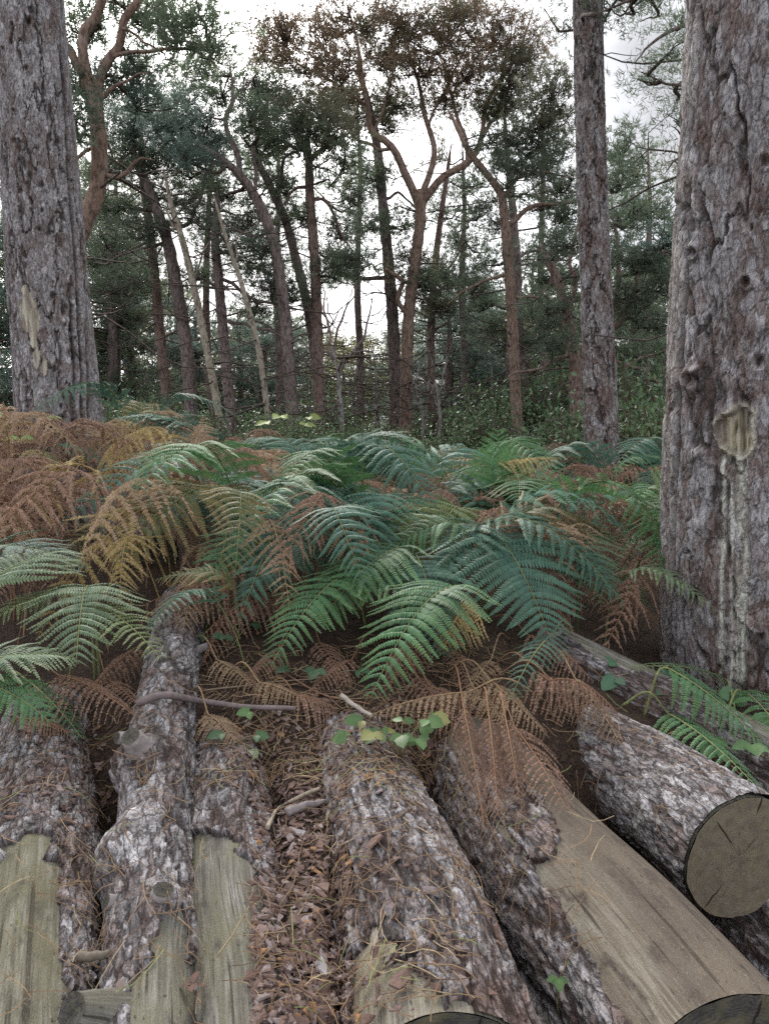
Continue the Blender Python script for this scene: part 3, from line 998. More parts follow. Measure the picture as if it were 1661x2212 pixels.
# big bare grey log
def mk5(t, f, g):
    a = -0.80 - t - 0.4 * (0.5 - f)                           # left flank
    patch = 0.36 - np.hypot((t + 0.45) / 1.05, (f - 0.52) / 0.5)
    return np.maximum(np.maximum(a, patch), f - 0.90) + 0.32 * g
A5 = axis([(1580, 2150), (1360, 1900), (1150, 1690), (1040, 1555), (985, 1490)], 0.725, 0.165)
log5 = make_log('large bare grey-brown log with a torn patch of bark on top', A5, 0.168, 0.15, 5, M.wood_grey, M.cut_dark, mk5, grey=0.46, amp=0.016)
def mk6(t, f, g):
    return 1.0 + 0 * g
A6 = [G(1598, 1852, 0.56), G(1400, 1700, 0.56), G(1225, 1600, 0.56), G(1130, 1535, 0.56)]
log6 = make_log('log in pale scaly bark with a broad brown sawn end', A6, 0.150, 0.135, 6, M.wood_pale, M.cut, mk6, grey=0.62, amp=0.012, pw=0.06, ph=0.11)
def mk7(t, f, g):
    return np.maximum(-t - 0.15 - 0.35 * np.sin(9 * f + 1), -1) + 0.5 * g
log7 = make_log('weathered log with a lichened dark knot lying before the thick pine', [P(1720, 1700, 2.15), P(1440, 1545, 2.42), P(1190, 1415, 2.75)], 0.125, 0.115, 7, M.wood_pale, M.cut, mk7, stubs=[(-0.35, 1.02, 0.034, 0.03, -0.1, M.cut_dark, False)], grey=0.5, amp=0.013)
# lower layer seen in the dark gaps
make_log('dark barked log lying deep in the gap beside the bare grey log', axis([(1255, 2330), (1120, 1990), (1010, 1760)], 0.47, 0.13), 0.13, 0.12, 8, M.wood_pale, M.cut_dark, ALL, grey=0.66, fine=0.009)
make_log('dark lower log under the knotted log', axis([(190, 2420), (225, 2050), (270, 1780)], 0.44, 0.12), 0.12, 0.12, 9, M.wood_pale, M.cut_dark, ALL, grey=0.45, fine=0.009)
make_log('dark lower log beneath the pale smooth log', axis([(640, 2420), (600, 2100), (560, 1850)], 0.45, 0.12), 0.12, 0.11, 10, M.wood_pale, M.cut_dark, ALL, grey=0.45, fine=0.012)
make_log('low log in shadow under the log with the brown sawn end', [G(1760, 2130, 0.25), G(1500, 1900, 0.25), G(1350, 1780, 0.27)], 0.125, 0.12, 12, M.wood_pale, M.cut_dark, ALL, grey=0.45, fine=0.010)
p0, p1 = P(330, 1165, 4.3), P(205, 1085, 5.2)
p0[2], p1[2] = gz(p0[0], p0[1]) + 0.04, gz(p1[0], p1[1]) + 0.05
make_log('dark fallen log half buried in bracken near the thick grey pine', [p0, p1], 0.15, 0.16, 13, M.wood_pale, M.cut_dark, ALL, grey=0.42, fine=0.012, name='fallen_log')

bvh = BVHTree.FromPolygons(np.concatenate(BVH_V).tolist(), np.concatenate(BVH_F).tolist())
def px_drop(px, py):              # the surface point under a pixel
    d = ray(px, py)
    h = bvh.ray_cast(Vector((0, 0, CAMZ)), Vector(d.tolist()))
    return (np.array(h[0]), np.array(h[1])) if h[0] is not None else (None, None)
def PS(px, py, lift):             # a point that much above the surface there
    p, n = px_drop(px, py)
    return p - unit(ray(px, py)) * lift * 0.6 + np.array([0, 0, lift * 0.5])

# ------------------------------------------------------------------ pines behind: trunks and limbs read on the photograph, crowns grown from them
GREEN = np.array((0.145, 0.188, 0.12))
BLUEG = np.array((0.14, 0.192, 0.16))
DARKG = np.array((0.115, 0.148, 0.10))
OLIVE = np.array((0.165, 0.165, 0.105))
BROWN = np.array((0.23, 0.168, 0.108))
def tufts(acc, c, out, ln, k, wd, col, spread=0.9):
    n = len(c)
    if n == 0:
        return
    d = unit(out[:, None] + spread * rng.normal(size=(n, k, 3)))
    sd = unit(np.cross(d, rng.normal(size=(n, k, 3)))) * (0.5 * wd)
    L = ln * rng.uniform(0.7, 1.2, (n, k, 1))
    o = c[:, None] + 0.02 * rng.normal(size=(n, k, 3))
    V = np.stack([o - sd, o + sd, o + d * L], 2).reshape(-1, 3)
    T = np.arange(n * k * 3).reshape(-1, 3)
    cc = np.repeat(col * rng.uniform(0.75, 1.25, (n, 1)), 3 * k, 0)
    acc.add(V, None, T, cc)

def wander(a, b, amp, n=9, sag=0.0):
    t = np.linspace(0, 1, n)[:, None]
    p = a + (b - a) * t
    L = np.linalg.norm(b - a)
    ctl = rng.normal(0, amp * L, (4, 3))
    ctl[0] = ctl[-1] = 0
    off = np.stack([np.interp(t[:, 0], [0, .33, .66, 1], ctl[:, k]) for k in range(3)], 1)
    off[:, 2] += -sag * L * np.sin(PI * t[:, 0])
    return p + off

def pine(label, Y, trunk, mat, limbs=(), pads=(), name='pine_tree', dens=1.0, leaf=(0.12, 8, 0.0165), base_z=None, group='pines standing behind the bracken', lmat=None):
    """trunk / limbs: (x, y, width px[, dY]); pads: (x, y, rx, ry, colour[, dY])"""
    def to3(q):
        dY = q[3] if len(q) > 3 else 0.0
        p = P(q[0], q[1], Y + dY)
        f = p[1] * CP - (p[2] - CAMZ) * SP
        return np.array([*p, 0.5 * q[2] * f / FPX])
    tp = np.array([to3(q) for q in trunk])
    b = tp[0][:3].copy()
    b[2] = gz(b[0], b[1])
    tp = np.vstack([[b[0], b[1], b[2] - 0.2, tp[0][3] * 1.12], tp]) if tp[0][2] > b[2] else tp
    tip = tp[-1] + (tp[-1] - tp[-2]) * 0.55
    tip[3] = tp[-1][3] * 0.3
    tp = np.vstack([tp, tip])
    root = thing(name, label, 'tree', b, group)
    sp = spline(tp, 60)
    a = Acc()
    add_tube(a, sp[:, :3], sp[:, 3] * (1 + 0.05 * np.sin(np.arange(60) * 1.7)), 14, None, 0.14)
    a.build('trunk', mat, root, b)
    skel = [np.column_stack([sp[10:, :3], sp[10:, 3]])]
    lm = lmat or mat
    for lb in limbs:
        lq = np.array([to3(q) for q in lb])
        tip = lq[-1] + (lq[-1] - lq[-2]) * 0.5
        tip[3] = lq[-1][3] * 0.35
        lp = spline(np.vstack([lq, tip]), 26)
        lp[:, :3] += np.stack([np.interp(np.arange(26), np.linspace(0, 25, 7), rng.normal(0, 0.035, 7) * np.array([0, 1, 1, 1, 1, 1, 1])) for _k in range(3)], 1)
        a = Acc()
        add_tube(a, lp[:, :3], lp[:, 3], 9, None, 0.10)
        a.build('limb', lm, root, b)
        skel.append(lp)
    S = np.vstack(skel)
    br, cr = Acc(), Acc()
    for pd in pads:
        x, y, rx, ry, colr = pd[:5]
        dY = pd[5] if len(pd) > 5 else rng.uniform(-1.0, 1.0)
        c = P(x, y, Y + dY)
        sc = (Y + dY) / FPX
        R = np.array([rx * sc * 1.32, min(rx, 1.3 * ry) * sc * 1.3, ry * sc * 1.25])
        d = np.linalg.norm(S[:, :3] - c, axis=1) + 0.8 * np.maximum(0, S[:, 2] - c[2])
        k = int(np.argmin(d))
        r0 = min(S[k, 3] * 0.55, 0.05)
        main = wander(S[k, :3], c - np.array([0, 0, 0.4 * R[2]]), 0.10, 12)
        add_tube(br, main, np.linspace(max(r0, 0.022), 0.012, 12), 6, None)
        nc = max(4, int(dens * 4.7 * (R[0] * R[2]) ** 0.75 / 0.09))
        u = unit(rng.normal(size=(nc, 3))) * (rng.random((nc, 1)) ** 0.45)
        cc = c + u * R
        for q in cc:
            j = int(np.argmin(np.linalg.norm(main - q, axis=1) + 0.15 * rng.random(12)))
            tw = wander(main[j], q, 0.13, 6)
            add_tube(br, tw, np.linspace(0.012, 0.005, 6), 4, None)
            m = int(rng.integers(7, 15))
            o = rng.normal(size=(m, 3)) * np.array([0.17, 0.17, 0.09])
            pts = q + o
            along = tw[rng.integers(2, 6, m // 3)] + rng.normal(size=(m // 3, 3)) * 0.07
            pts = np.vstack([pts, along])
            outd = unit(pts - (q - np.array([0, 0, 0.18])) + 1e-3)
            shade = rng.uniform(0.75, 1.2)
            tufts(cr, pts, outd, leaf[0], leaf[1], leaf[2], np.tile(colr * shade, (len(pts), 1)))
    nt_ = 18 if pads or limbs else 5
    for _ in range(nt_):                       # short dead side branches on the stem
        k = int(rng.integers(14, 56))
        an = rng.uniform(0, 2 * PI)
        ln = rng.uniform(0.5, 2.2)
        e = sp[k, :3] + ln * np.array([math.cos(an), math.sin(an) * 0.6, rng.uniform(-0.35, 0.25)])
        m = wander(sp[k, :3], e, 0.12, 8, 0.05)
        add_tube(br, m, np.linspace(0.018, 0.005, 8), 4)
        for _q in range(3):
            j = int(rng.integers(3, 8))
            add_tube(br, wander(m[j], m[j] + rng.normal(0, 0.22, 3), 0.12, 5), np.linspace(0.006, 0.003, 5), 3)
    if br.n:
        br.build('branches', M.far_twig, root, b, True, True)
    if cr.n:
        cr.build('crown', M.needle, root, b, False, True)
    return root

g_, d_, b_, o_, br_ = GREEN, DARKG, BLUEG, OLIVE, BROWN
# orange-barked pine bending out from behind the thick grey trunk
pine('orange barked pine with a sinuous stem bending behind the thick grey trunk', 9.5, [(150, 900, 42), (150, 600, 40), (176, 495, 38), (208, 420, 36), (216, 330, 34), (204, 225, 32), (187, 165, 30)], M.far_orange,
     limbs=[[(187, 165, 27), (178, 110, 22), (205, 30, 20), (235, -60, 16)], [(187, 165, 20), (160, 115, 17), (135, 85, 14), (100, 40, 10)], [(212, 250, 20), (226, 130, 20), (262, 60, 18), (300, -20, 14)],
            [(214, 245, 12), (232, 212, 11), (250, 190, 8), (300, 170, 4)], [(226, 128, 9), (300, 106, 8), (400, 104, 6), (470, 98, 4)], [(262, 60, 7), (300, 80, 5), (340, 110, 4)], [(205, 300, 9), (175, 340, 7), (150, 350, 5)],
            [(214, 390, 12), (260, 370, 10), (290, 350, 7), (320, 352, 4)]],
     pads=[(300, 30, 60, 40, g_), (380, 75, 65, 30, g_), (455, 100, 55, 45, g_), (250, 175, 60, 35, b_), (300, 215, 70, 35, b_), (190, 60, 55, 50, g_), (160, 260, 45, 50, d_), (360, 30, 50, 20, g_), (170, 180, 45, 40, d_), (300, 140, 60, 26, g_), (430, 20, 50, 22, g_)])
pine('grey pine leaning left with a crook below its crown', 15.5, [(414, 900, 28), (404, 760, 27), (385, 640, 27), (362, 520, 25), (330, 430, 22), (305, 370, 18)], M.far_grey,
     limbs=[[(310, 380, 15), (292, 330, 12), (285, 290, 8)], [(330, 430, 13), (290, 400, 11), (240, 380, 9), (200, 385, 6)], [(350, 480, 10), (400, 485, 9), (428, 440, 8), (440, 380, 5)], [(362, 520, 7), (300, 540, 5), (235, 560, 4)]],
     pads=[(290, 270, 70, 40, b_), (360, 250, 70, 45, b_), (260, 330, 60, 40, g_), (340, 310, 60, 40, b_), (220, 390, 40, 30, g_), (420, 300, 60, 45, b_), (410, 370, 55, 30, g_), (250, 450, 50, 25, d_), (400, 210, 50, 40, b_), (310, 500, 60, 22, d_), (380, 420, 60, 28, g_)])
pine('straight red-brown pine stem beside the leaning grey one', 16.5, [(366, 905, 22), (350, 760, 22), (335, 600, 21), (322, 480, 19), (312, 400, 16), (305, 300, 12)], M.far_red,
     limbs=[[(335, 600, 7), (280, 610, 5), (230, 640, 4)], [(328, 520, 6), (260, 545, 5), (210, 520, 4)]], pads=[(250, 620, 60, 26, d_), (230, 520, 50, 25, d_), (320, 350, 60, 40, g_), (290, 590, 50, 24, d_)])
pine('pale dead stem leaning left with stripped bark', 14.0, [(480, 945, 17), (462, 830, 17), (440, 720, 16), (415, 600, 15), (392, 510, 13), (370, 440, 10), (360, 390, 6)], M.far_pale,
     limbs=[[(392, 510, 6), (372, 470, 5), (352, 455, 3)], [(415, 600, 5), (440, 560, 4), (452, 520, 2)]], name='dead_tree')
pine('thin brown stem standing behind the pale dead stem', 17.5, [(464, 940, 17), (452, 800, 16), (446, 680, 15), (447, 560, 14), (452, 440, 11), (458, 360, 8)], M.far_red,
     pads=[(450, 400, 50, 40, g_), (470, 330, 50, 40, g_)])
pine('dark grey pine with low drooping side branches', 15.0, [(504, 955, 24), (494, 840, 23), (482, 710, 22), (472, 600, 21), (465, 520, 18), (470, 440, 13)], M.far_grey,
     limbs=[[(480, 690, 8), (540, 705, 7), (600, 720, 5)], [(472, 600, 8), (540, 640, 7), (610, 660, 4)], [(474, 620, 6), (420, 600, 4), (370, 610, 3)], [(466, 530, 9), (500, 500, 7), (545, 505, 5), (600, 530, 3)]],
     pads=[(500, 520, 60, 32, d_), (560, 560, 70, 40, d_), (620, 640, 45, 24, d_), (440, 480, 50, 30, d_), (590, 600, 55, 26, d_), (540, 660, 55, 22, d_), (430, 590, 45, 24, d_), (530, 480, 45, 30, g_)])
pine('thin pale bare stem with a bend below the canopy', 13.5, [(584, 955, 13), (572, 840, 13), (556, 740, 12), (530, 640, 11), (508, 570, 10), (485, 500, 8), (470, 450, 5)], M.far_pale,
     limbs=[[(508, 570, 4), (520, 520, 3), (545, 495, 2)]], name='dead_tree')
pine('tall pine swinging left into a crooked dark limb', 14.5, [(634, 930, 26), (624, 780, 26), (612, 650, 25), (590, 520, 24), (560, 440, 22), (520, 380, 18), (480, 345, 14), (435, 315, 10)], M.far_grey,
     limbs=[[(520, 380, 13), (510, 320, 12), (490, 260, 10), (505, 220, 9), (502, 160, 5)], [(505, 220, 7), (525, 190, 5), (550, 165, 3)], [(548, 425, 10), (556, 390, 9), (545, 340, 7), (540, 320, 4)], [(490, 260, 5), (450, 255, 4), (430, 240, 3)]],
     pads=[(450, 280, 60, 40, b_), (400, 330, 50, 35, b_), (540, 250, 60, 40, g_), (480, 190, 50, 35, g_), (560, 190, 45, 35, g_), (580, 300, 50, 30, g_), (500, 420, 50, 25, g_), (440, 150, 45, 35, g_)])
pine('slim grey pine with a kinked top left of the red stem', 16.0, [(703, 960, 23), (685, 800, 22), (668, 680, 21), (642, 570, 20), (618, 480, 19), (592, 420, 17), (560, 355, 14), (545, 325, 10)], M.far_grey,
     limbs=[[(592, 420, 9), (610, 385, 8), (612, 340, 7), (650, 330, 5)], [(548, 330, 8), (560, 300, 6), (580, 270, 4)]],
     pads=[(600, 300, 55, 40, g_), (570, 230, 55, 45, g_), (640, 250, 50, 40, o_), (610, 200, 50, 35, o_), (560, 330, 40, 25, g_)])
pine('upright red-barked pine with a forked flat crown', 15.5, [(692, 960, 25), (688, 840, 24), (685, 700, 24), (680, 560, 22), (670, 430, 20), (668, 350, 18)], M.far_red,
     limbs=[[(668, 350, 12), (650, 325, 9), (615, 318, 6)], [(668, 350, 12), (690, 325, 10), (712, 310, 7), (700, 290, 4)], [(674, 430, 8), (710, 440, 7), (728, 480, 6), (750, 520, 4)], [(675, 400, 8), (640, 405, 6), (610, 440, 4)]],
     pads=[(650, 285, 55, 35, g_), (720, 290, 55, 35, o_), (740, 350, 50, 35, g_), (760, 420, 40, 30, d_), (700, 240, 60, 40, o_), (730, 500, 40, 30, d_), (620, 400, 45, 30, g_), (760, 560, 45, 25, d_), (650, 470, 40, 26, g_), (720, 590, 40, 22, d_)])
pine('pine with a long bare stem curving left beside the forked reddish pine', 18.0, [(852, 985, 28), (853, 840, 27), (848, 690, 26), (838, 560, 24), (826, 430, 22), (815, 320, 19), (800, 240, 15), (780, 170, 11)], M.far_grey,
     limbs=[[(838, 600, 10), (790, 600, 9), (740, 590, 7), (700, 560, 5)], [(826, 430, 7), (860, 420, 6), (900, 450, 4)]],
     pads=[(720, 550, 45, 26, d_), (760, 590, 45, 24, d_), (770, 230, 60, 40, o_), (840, 260, 60, 40, o_), (800, 480, 40, 26, d_), (870, 480, 40, 30, g_), (800, 380, 46, 30, g_), (700, 600, 40, 20, d_)])
pine('reddish pine dividing into a tall fork under a browned crown', 17.0, [(876, 990, 28), (878, 840, 27), (882, 690, 26), (898, 560, 24), (908, 470, 24), (906, 430, 25)], M.far_orange,
     limbs=[[(904, 440, 19), (880, 375, 18), (850, 320, 16), (805, 290, 14), (792, 215, 11), (780, 130, 8), (760, 40, 5)], [(908, 430, 15), (935, 345, 13), (925, 270, 11), (905, 190, 8), (880, 100, 5)],
            [(910, 440, 18), (955, 390, 16), (1010, 350, 14), (1040, 290, 11), (1055, 220, 9), (1100, 150, 7), (1140, 60, 4)], [(1010, 350, 10), (1005, 290, 9), (985, 240, 7), (960, 160, 5)], [(1040, 300, 9), (1075, 230, 8), (1085, 140, 5)],
            [(850, 320, 9), (820, 320, 8), (770, 300, 6), (740, 250, 4)], [(884, 690, 14), (864, 650, 11), (866, 610, 10), (845, 590, 8)], [(795, 230, 8), (730, 180, 6), (660, 150, 4)], [(925, 270, 7), (960, 200, 6), (1000, 120, 4)], [(805, 290, 7), (840, 200, 6), (850, 100, 4)]],
     pads=[(620, 60, 65, 45, br_), (700, 70, 80, 50, br_), (790, 40, 80, 50, o_), (880, 50, 80, 55, br_), (970, 60, 80, 50, o_), (1060, 70, 80, 55, br_), (660, 140, 70, 38, br_), (740, 150, 70, 38, br_), (830, 130, 70, 40, o_), (920, 140, 70, 45, br_),
           (1010, 150, 70, 45, br_), (1100, 160, 60, 45, o_), (720, 215, 60, 30, o_), (860, 215, 55, 30, o_), (960, 220, 55, 30, o_), (1060, 235, 50, 30, o_), (570, 110, 45, 35, br_), (890, 560, 45, 40, o_), (920, 610, 50, 36, g_), (1130, 110, 50, 45, br_), (1000, 20, 70, 30, br_)],
     dens=1.1, lmat=M.far_orange)
pine('narrow brown stem wreathed in thin foliage beside the forked pine', 18.5, [(934, 990, 19), (932, 860, 18), (931, 730, 17), (936, 620, 16), (948, 500, 13), (965, 380, 9)], M.far_red,
     limbs=[[(932, 730, 6), (965, 700, 5), (975, 740, 4)], [(936, 620, 5), (980, 560, 4), (1000, 500, 3)]],
     pads=[(955, 580, 40, 36, g_), (930, 640, 36, 30, o_), (960, 660, 34, 26, d_), (990, 520, 36, 26, g_), (1000, 590, 34, 24, d_)])
pine('orange stemmed pine dividing low on its upper half', 14.5, [(1117, 950, 25), (1112, 830, 24), (1106, 700, 23), (1098, 570, 22), (1090, 480, 20), (1082, 420, 18), (1050, 375, 14), (1015, 330, 14), (985, 270, 9)], M.far_orange,
     limbs=[[(1092, 490, 12), (1130, 455, 11), (1175, 435, 9), (1230, 440, 6)], [(1085, 430, 10), (1110, 395, 9), (1160, 370, 7), (1210, 380, 4)], [(1100, 590, 7), (1040, 610, 6), (990, 640, 4)], [(1102, 640, 8), (1150, 640, 6), (1200, 650, 4)]],
     pads=[(1110, 290, 65, 40, d_), (1170, 250, 60, 45, o_), (1190, 330, 60, 40, d_), (1130, 360, 55, 30, d_), (1210, 400, 50, 30, d_), (1080, 330, 40, 26, g_), (1160, 440, 60, 24, d_), (1210, 470, 50, 24, d_), (1020, 620, 40, 22, d_), (1190, 190, 50, 45, o_), (1060, 560, 35, 24, d_), (1180, 600, 45, 22, d_)])
pine('grey stem close behind the orange stemmed pine', 17.0, [(1131, 960, 20), (1126, 820, 19), (1120, 680, 19), (1115, 550, 18), (1105, 430, 16), (1098, 360, 12), (1090, 260, 8)], M.far_grey,
     limbs=[[(1120, 680, 7), (1160, 690, 6), (1210, 690, 4)], [(1116, 560, 7), (1160, 540, 6), (1215, 560, 4)]],
     pads=[(1190, 540, 50, 24, d_), (1230, 600, 40, 24, d_), (1200, 690, 50, 24, d_), (1160, 730, 45, 24, d_), (1060, 700, 46, 30, d_), (1100, 220, 55, 40, d_), (1040, 660, 40, 24, g_)])
pine('dark red pine with wide crooked limbs behind the slender grey trunk', 13.0, [(1246, 960, 28), (1243, 850, 28), (1240, 770, 27), (1222, 680, 24), (1205, 610, 20), (1180, 555, 16)], M.far_red,
     limbs=[[(1243, 790, 17), (1290, 730, 16), (1340, 690, 15), (1380, 620, 13), (1392, 570, 9)], [(1340, 690, 12), (1330, 610, 11), (1335, 540, 8), (1325, 460, 5)], [(1222, 680, 12), (1240, 620, 11), (1230, 560, 8), (1250, 480, 5)], [(1240, 760, 9), (1190, 780, 8), (1130, 800, 5)],
            [(1330, 780, 8), (1390, 800, 7), (1430, 840, 5), (1450, 880, 3)], [(1243, 800, 9), (1300, 790, 8), (1360, 785, 6), (1420, 760, 3)]],
     pads=[(1360, 380, 60, 40, g_), (1400, 440, 60, 40, g_), (1340, 470, 55, 40, d_), (1430, 520, 55, 40, b_), (1380, 550, 60, 36, d_), (1440, 610, 50, 40, d_), (1230, 520, 45, 30, d_), (1400, 690, 60, 40, d_), (1440, 740, 50, 40, d_), (1350, 640, 50, 30, d_), (1180, 660, 45, 26, d_), (1210, 740, 40, 26, d_),
           (1360, 760, 60, 26, d_), (1420, 810, 50, 30, d_), (1340, 320, 45, 36, g_), (1320, 560, 40, 30, g_)])
for lab, Y, x0, top, pads_ in (
        ('slender pine of the second row left of the forked pine', 21.0, 775, 330, [(760, 330, 50, 34, g_), (800, 400, 46, 30, g_), (745, 440, 50, 30, d_), (785, 500, 50, 30, d_), (740, 560, 44, 26, g_), (810, 570, 40, 26, d_), (770, 270, 50, 34, o_), (720, 390, 44, 28, g_)]),
        ('slender pine of the second row right of the forked pine', 21.0, 1000, 400, [(1000, 400, 60, 36, g_), (960, 460, 50, 30, g_), (1030, 460, 56, 32, d_), (1000, 530, 56, 30, d_), (950, 330, 50, 34, o_), (1040, 380, 50, 30, g_), (1050, 530, 44, 28, d_), (985, 610, 50, 28, d_), (1040, 600, 44, 24, g_)]),
        ('slender pine of the second row behind the tall swinging pine', 22.0, 600, 350, [(600, 380, 50, 30, g_), (560, 470, 46, 30, g_), (640, 430, 46, 28, g_), (610, 520, 50, 28, d_), (560, 390, 44, 28, g_), (650, 560, 40, 26, d_), (520, 330, 46, 30, b_)]),
        ('slender pine of the second row right of the thick grey pine', 21.0, 250, 420, [(240, 470, 50, 34, g_), (290, 440, 46, 30, g_), (210, 540, 50, 34, g_), (270, 540, 50, 30, d_), (300, 620, 44, 28, d_), (220, 620, 50, 34, g_), (260, 690, 50, 30, g_), (330, 560, 40, 28, d_), (190, 460, 40, 34, g_)]),
        ('slender pine of the second row behind the orange stemmed pine', 20.0, 1170, 300, [(1150, 560, 50, 28, d_), (1190, 500, 50, 30, d_), (1080, 480, 46, 28, d_), (1150, 640, 46, 26, d_), (1220, 560, 40, 28, d_), (1060, 420, 44, 28, g_), (1170, 400, 50, 28, d_), (1210, 280, 44, 34, o_)]),
        ('slender pine of the second row right of the slender grey trunk', 19.0, 1400, 400, [(1370, 430, 46, 34, g_), (1330, 520, 40, 30, d_), (1400, 600, 50, 34, d_), (1440, 680, 46, 34, g_), (1350, 690, 44, 30, d_), (1450, 560, 40, 34, g_), (1330, 400, 36, 34, g_), (1380, 340, 36, 34, g_)])):
    pine(lab, Y, [(x0, 980, 17), (x0 + 4, 800, 16), (x0 - 3, 620, 14), (x0 + 3, top + 60, 10), (x0, top - 40, 6)], M.far_grey, pads=pads_, dens=0.5)
# the pine whose stem hides behind the thick scaly trunk: only hanging branch ends show
pine('pine mostly hidden by the thick scaly trunk, hanging dark branch ends', 7.5, [(1600, 1000, 60), (1605, 600, 56), (1610, 200, 50), (1612, -150, 44)], M.far_grey,
     limbs=[[(1610, 120, 16), (1530, 60, 12), (1450, 70, 8), (1400, 110, 4)], [(1605, 330, 14), (1520, 330, 10), (1460, 345, 5)], [(1610, -60, 14), (1500, -60, 12), (1380, -10, 8), (1320, 20, 4)], [(1606, 250, 10), (1520, 190, 8), (1440, 180, 5)]],
     pads=[(1440, 100, 50, 34, g_, -0.4), (1410, 165, 42, 30, g_, 0.2), (1460, 205, 36, 24, g_, 0.1), (1480, 140, 30, 40, g_, 0.3), (1350, 15, 60, 24, g_, 0.4), (1300, 40, 40, 24, d_, 0.6), (1420, 20, 50, 26, g_, 0.3), (1480, 350, 22, 18, o_, 0.2), (1470, 260, 18, 16, g_, 0.0), (1210, 50, 40, 32, d_, 0.8), (1370, -50, 60, 30, g_, 0), (1470, 30, 30, 40, g_, 0)],
     dens=0.8, leaf=(0.085, 10, 0.008), group=None)
# crowns of the three near trunks, above the frame
def high_crown(root, x, y, z, n):
    br, cr = Acc(), Acc()
    b = np.array(root.location)
    for k in range(n):
        a = 2 * PI * k / n + rng.uniform(-0.3, 0.3)
        c = np.array([x + 1.4 * math.cos(a), y + 1.4 * math.sin(a), z + rng.uniform(-0.6, 1.2)])
        m = wander(np.array([x, y, z - 1.0]), c, 0.08, 8)
        add_tube(br, m, np.linspace(0.06, 0.02, 8), 6)
        pts = c + rng.normal(size=(260, 3)) * np.array([0.6, 0.6, 0.3])
        tufts(cr, pts, unit(pts - c + np.array([0, 0, 0.4])), 0.12, 8, 0.016, np.tile(GREEN, (260, 1)))
    br.build('branches', M.far_orange, root, b, True, True)
    cr.build('crown', M.needle, root, b, False, True)
for root, xy in ((right_pine, (P(1690, -200, Yr)[0], Yr)), (left_pine, (P(30, -300, Yl)[0] - 0.3, Yl)), (mid_pine, (P(1262, -300, Ym)[0], Ym))):
    high_crown(root, xy[0], xy[1], 9.6, 7)

# ------------------------------------------------------------------ the wood beyond: conifers and birches, copied
def copy_tree(o, loc, rz, sc):
    r = o.copy()
    COL.objects.link(r)
    r.location, r.rotation_euler, r.scale = loc, (0, 0, rz), (sc[0], sc[0], sc[1])
    for ch in o.children:
        c = ch.copy()
        COL.objects.link(c)
        c.parent = r
    return r
def wood_conifer(h, w, col, n, seed, low=0.12, broad=False):
    root = thing('background_conifer' if not broad else 'background_birch', '', 'tree')
    a = Acc()
    tr = spline([(0, 0, -0.3, 0.16), (rng.normal(0, .15), rng.normal(0, .15), h * 0.5, 0.11), (rng.normal(0, .2), 0, h * 0.97, 0.03)], 16)
    add_tube(a, tr[:, :3], tr[:, 3] * (0.6 if broad else 1), 8, None, 0.1)
    br, cr = Acc(), Acc()
    for k in range(n):
        f = low + (0.98 - low) * (k + rng.random()) / n
        q = np.array([np.interp(f * h, tr[:, 2], tr[:, 0]), np.interp(f * h, tr[:, 2], tr[:, 1]), f * h])
        an = rng.uniform(0, 2 * PI)
        prof = (1 - f) ** 0.6 * (0.6 + 0.4 * min(1, f * 4)) if not broad else math.sin(PI * min(1, (f - low) / (1 - low) * 0.9 + 0.08)) ** 0.7
        ln = w * prof * rng.uniform(0.55, 1.1) + 0.25
        e = q + np.array([math.cos(an) * ln, math.sin(an) * ln, rng.uniform(-0.15, 0.35) * ln])
        m = wander(q, e, 0.08, 6)
        add_tube(br, m, np.linspace(0.03, 0.008, 6), 4)
        ncl = int(3 + ln * 4)
        tt = rng.uniform(0.3, 1.05, ncl)[:, None]
        cc = q + (e - q) * tt + rng.normal(size=(ncl, 3)) * np.array([0.28, 0.28, 0.12])
        mcount = 16 if not broad else 14
        pts = (cc[:, None] + rng.normal(size=(ncl, mcount, 3)) * np.array([0.17, 0.17, 0.09])).reshape(-1, 3)
        sh = np.repeat(rng.uniform(0.7, 1.25, ncl), mcount)[:, None]
        out = unit(pts - q + np.array([0, 0, 0.5]))
        if broad:
            tufts(cr, pts, out, 0.07, 3, 0.055, col * sh, 1.6)
        else:
            tufts(cr, pts, out, 0.15, 5, 0.03, col * sh)
    a.build('trunk', M.birch if broad else M.far_grey, root)
    br.build('branches', M.far_twig, root, (0, 0, 0), True, True)
    cr.build('crown', M.needle if not broad else M.leaf, root, (0, 0, 0), False, True)
    return root
def pxx(px, Y):
    return (px - CX) / FPX * Y / 1.0
CON = [wood_conifer(7.0, 2.0, np.array((0.16, 0.20, 0.125)), 40, 1, 0.06), wood_conifer(6.5, 2.4, np.array((0.14, 0.19, 0.155)), 40, 2, 0.05), wood_conifer(6.0, 2.2, np.array((0.19, 0.195, 0.115)), 36, 3, 0.08)]
CLAB = ['green bushy conifer of the wood', 'blue-green bushy conifer of the wood', 'olive conifer of the wood']
BIR = [wood_conifer(6.0, 1.5, np.array((0.22, 0.22, 0.085)), 34, 5, 0.18, True), wood_conifer(5.5, 1.6, np.array((0.16, 0.20, 0.085)), 34, 6, 0.15, True)]
BLAB = ['yellowing birch of the wood', 'pale green birch of the wood']
spots = []   # px, Y, kind, variant, height factor
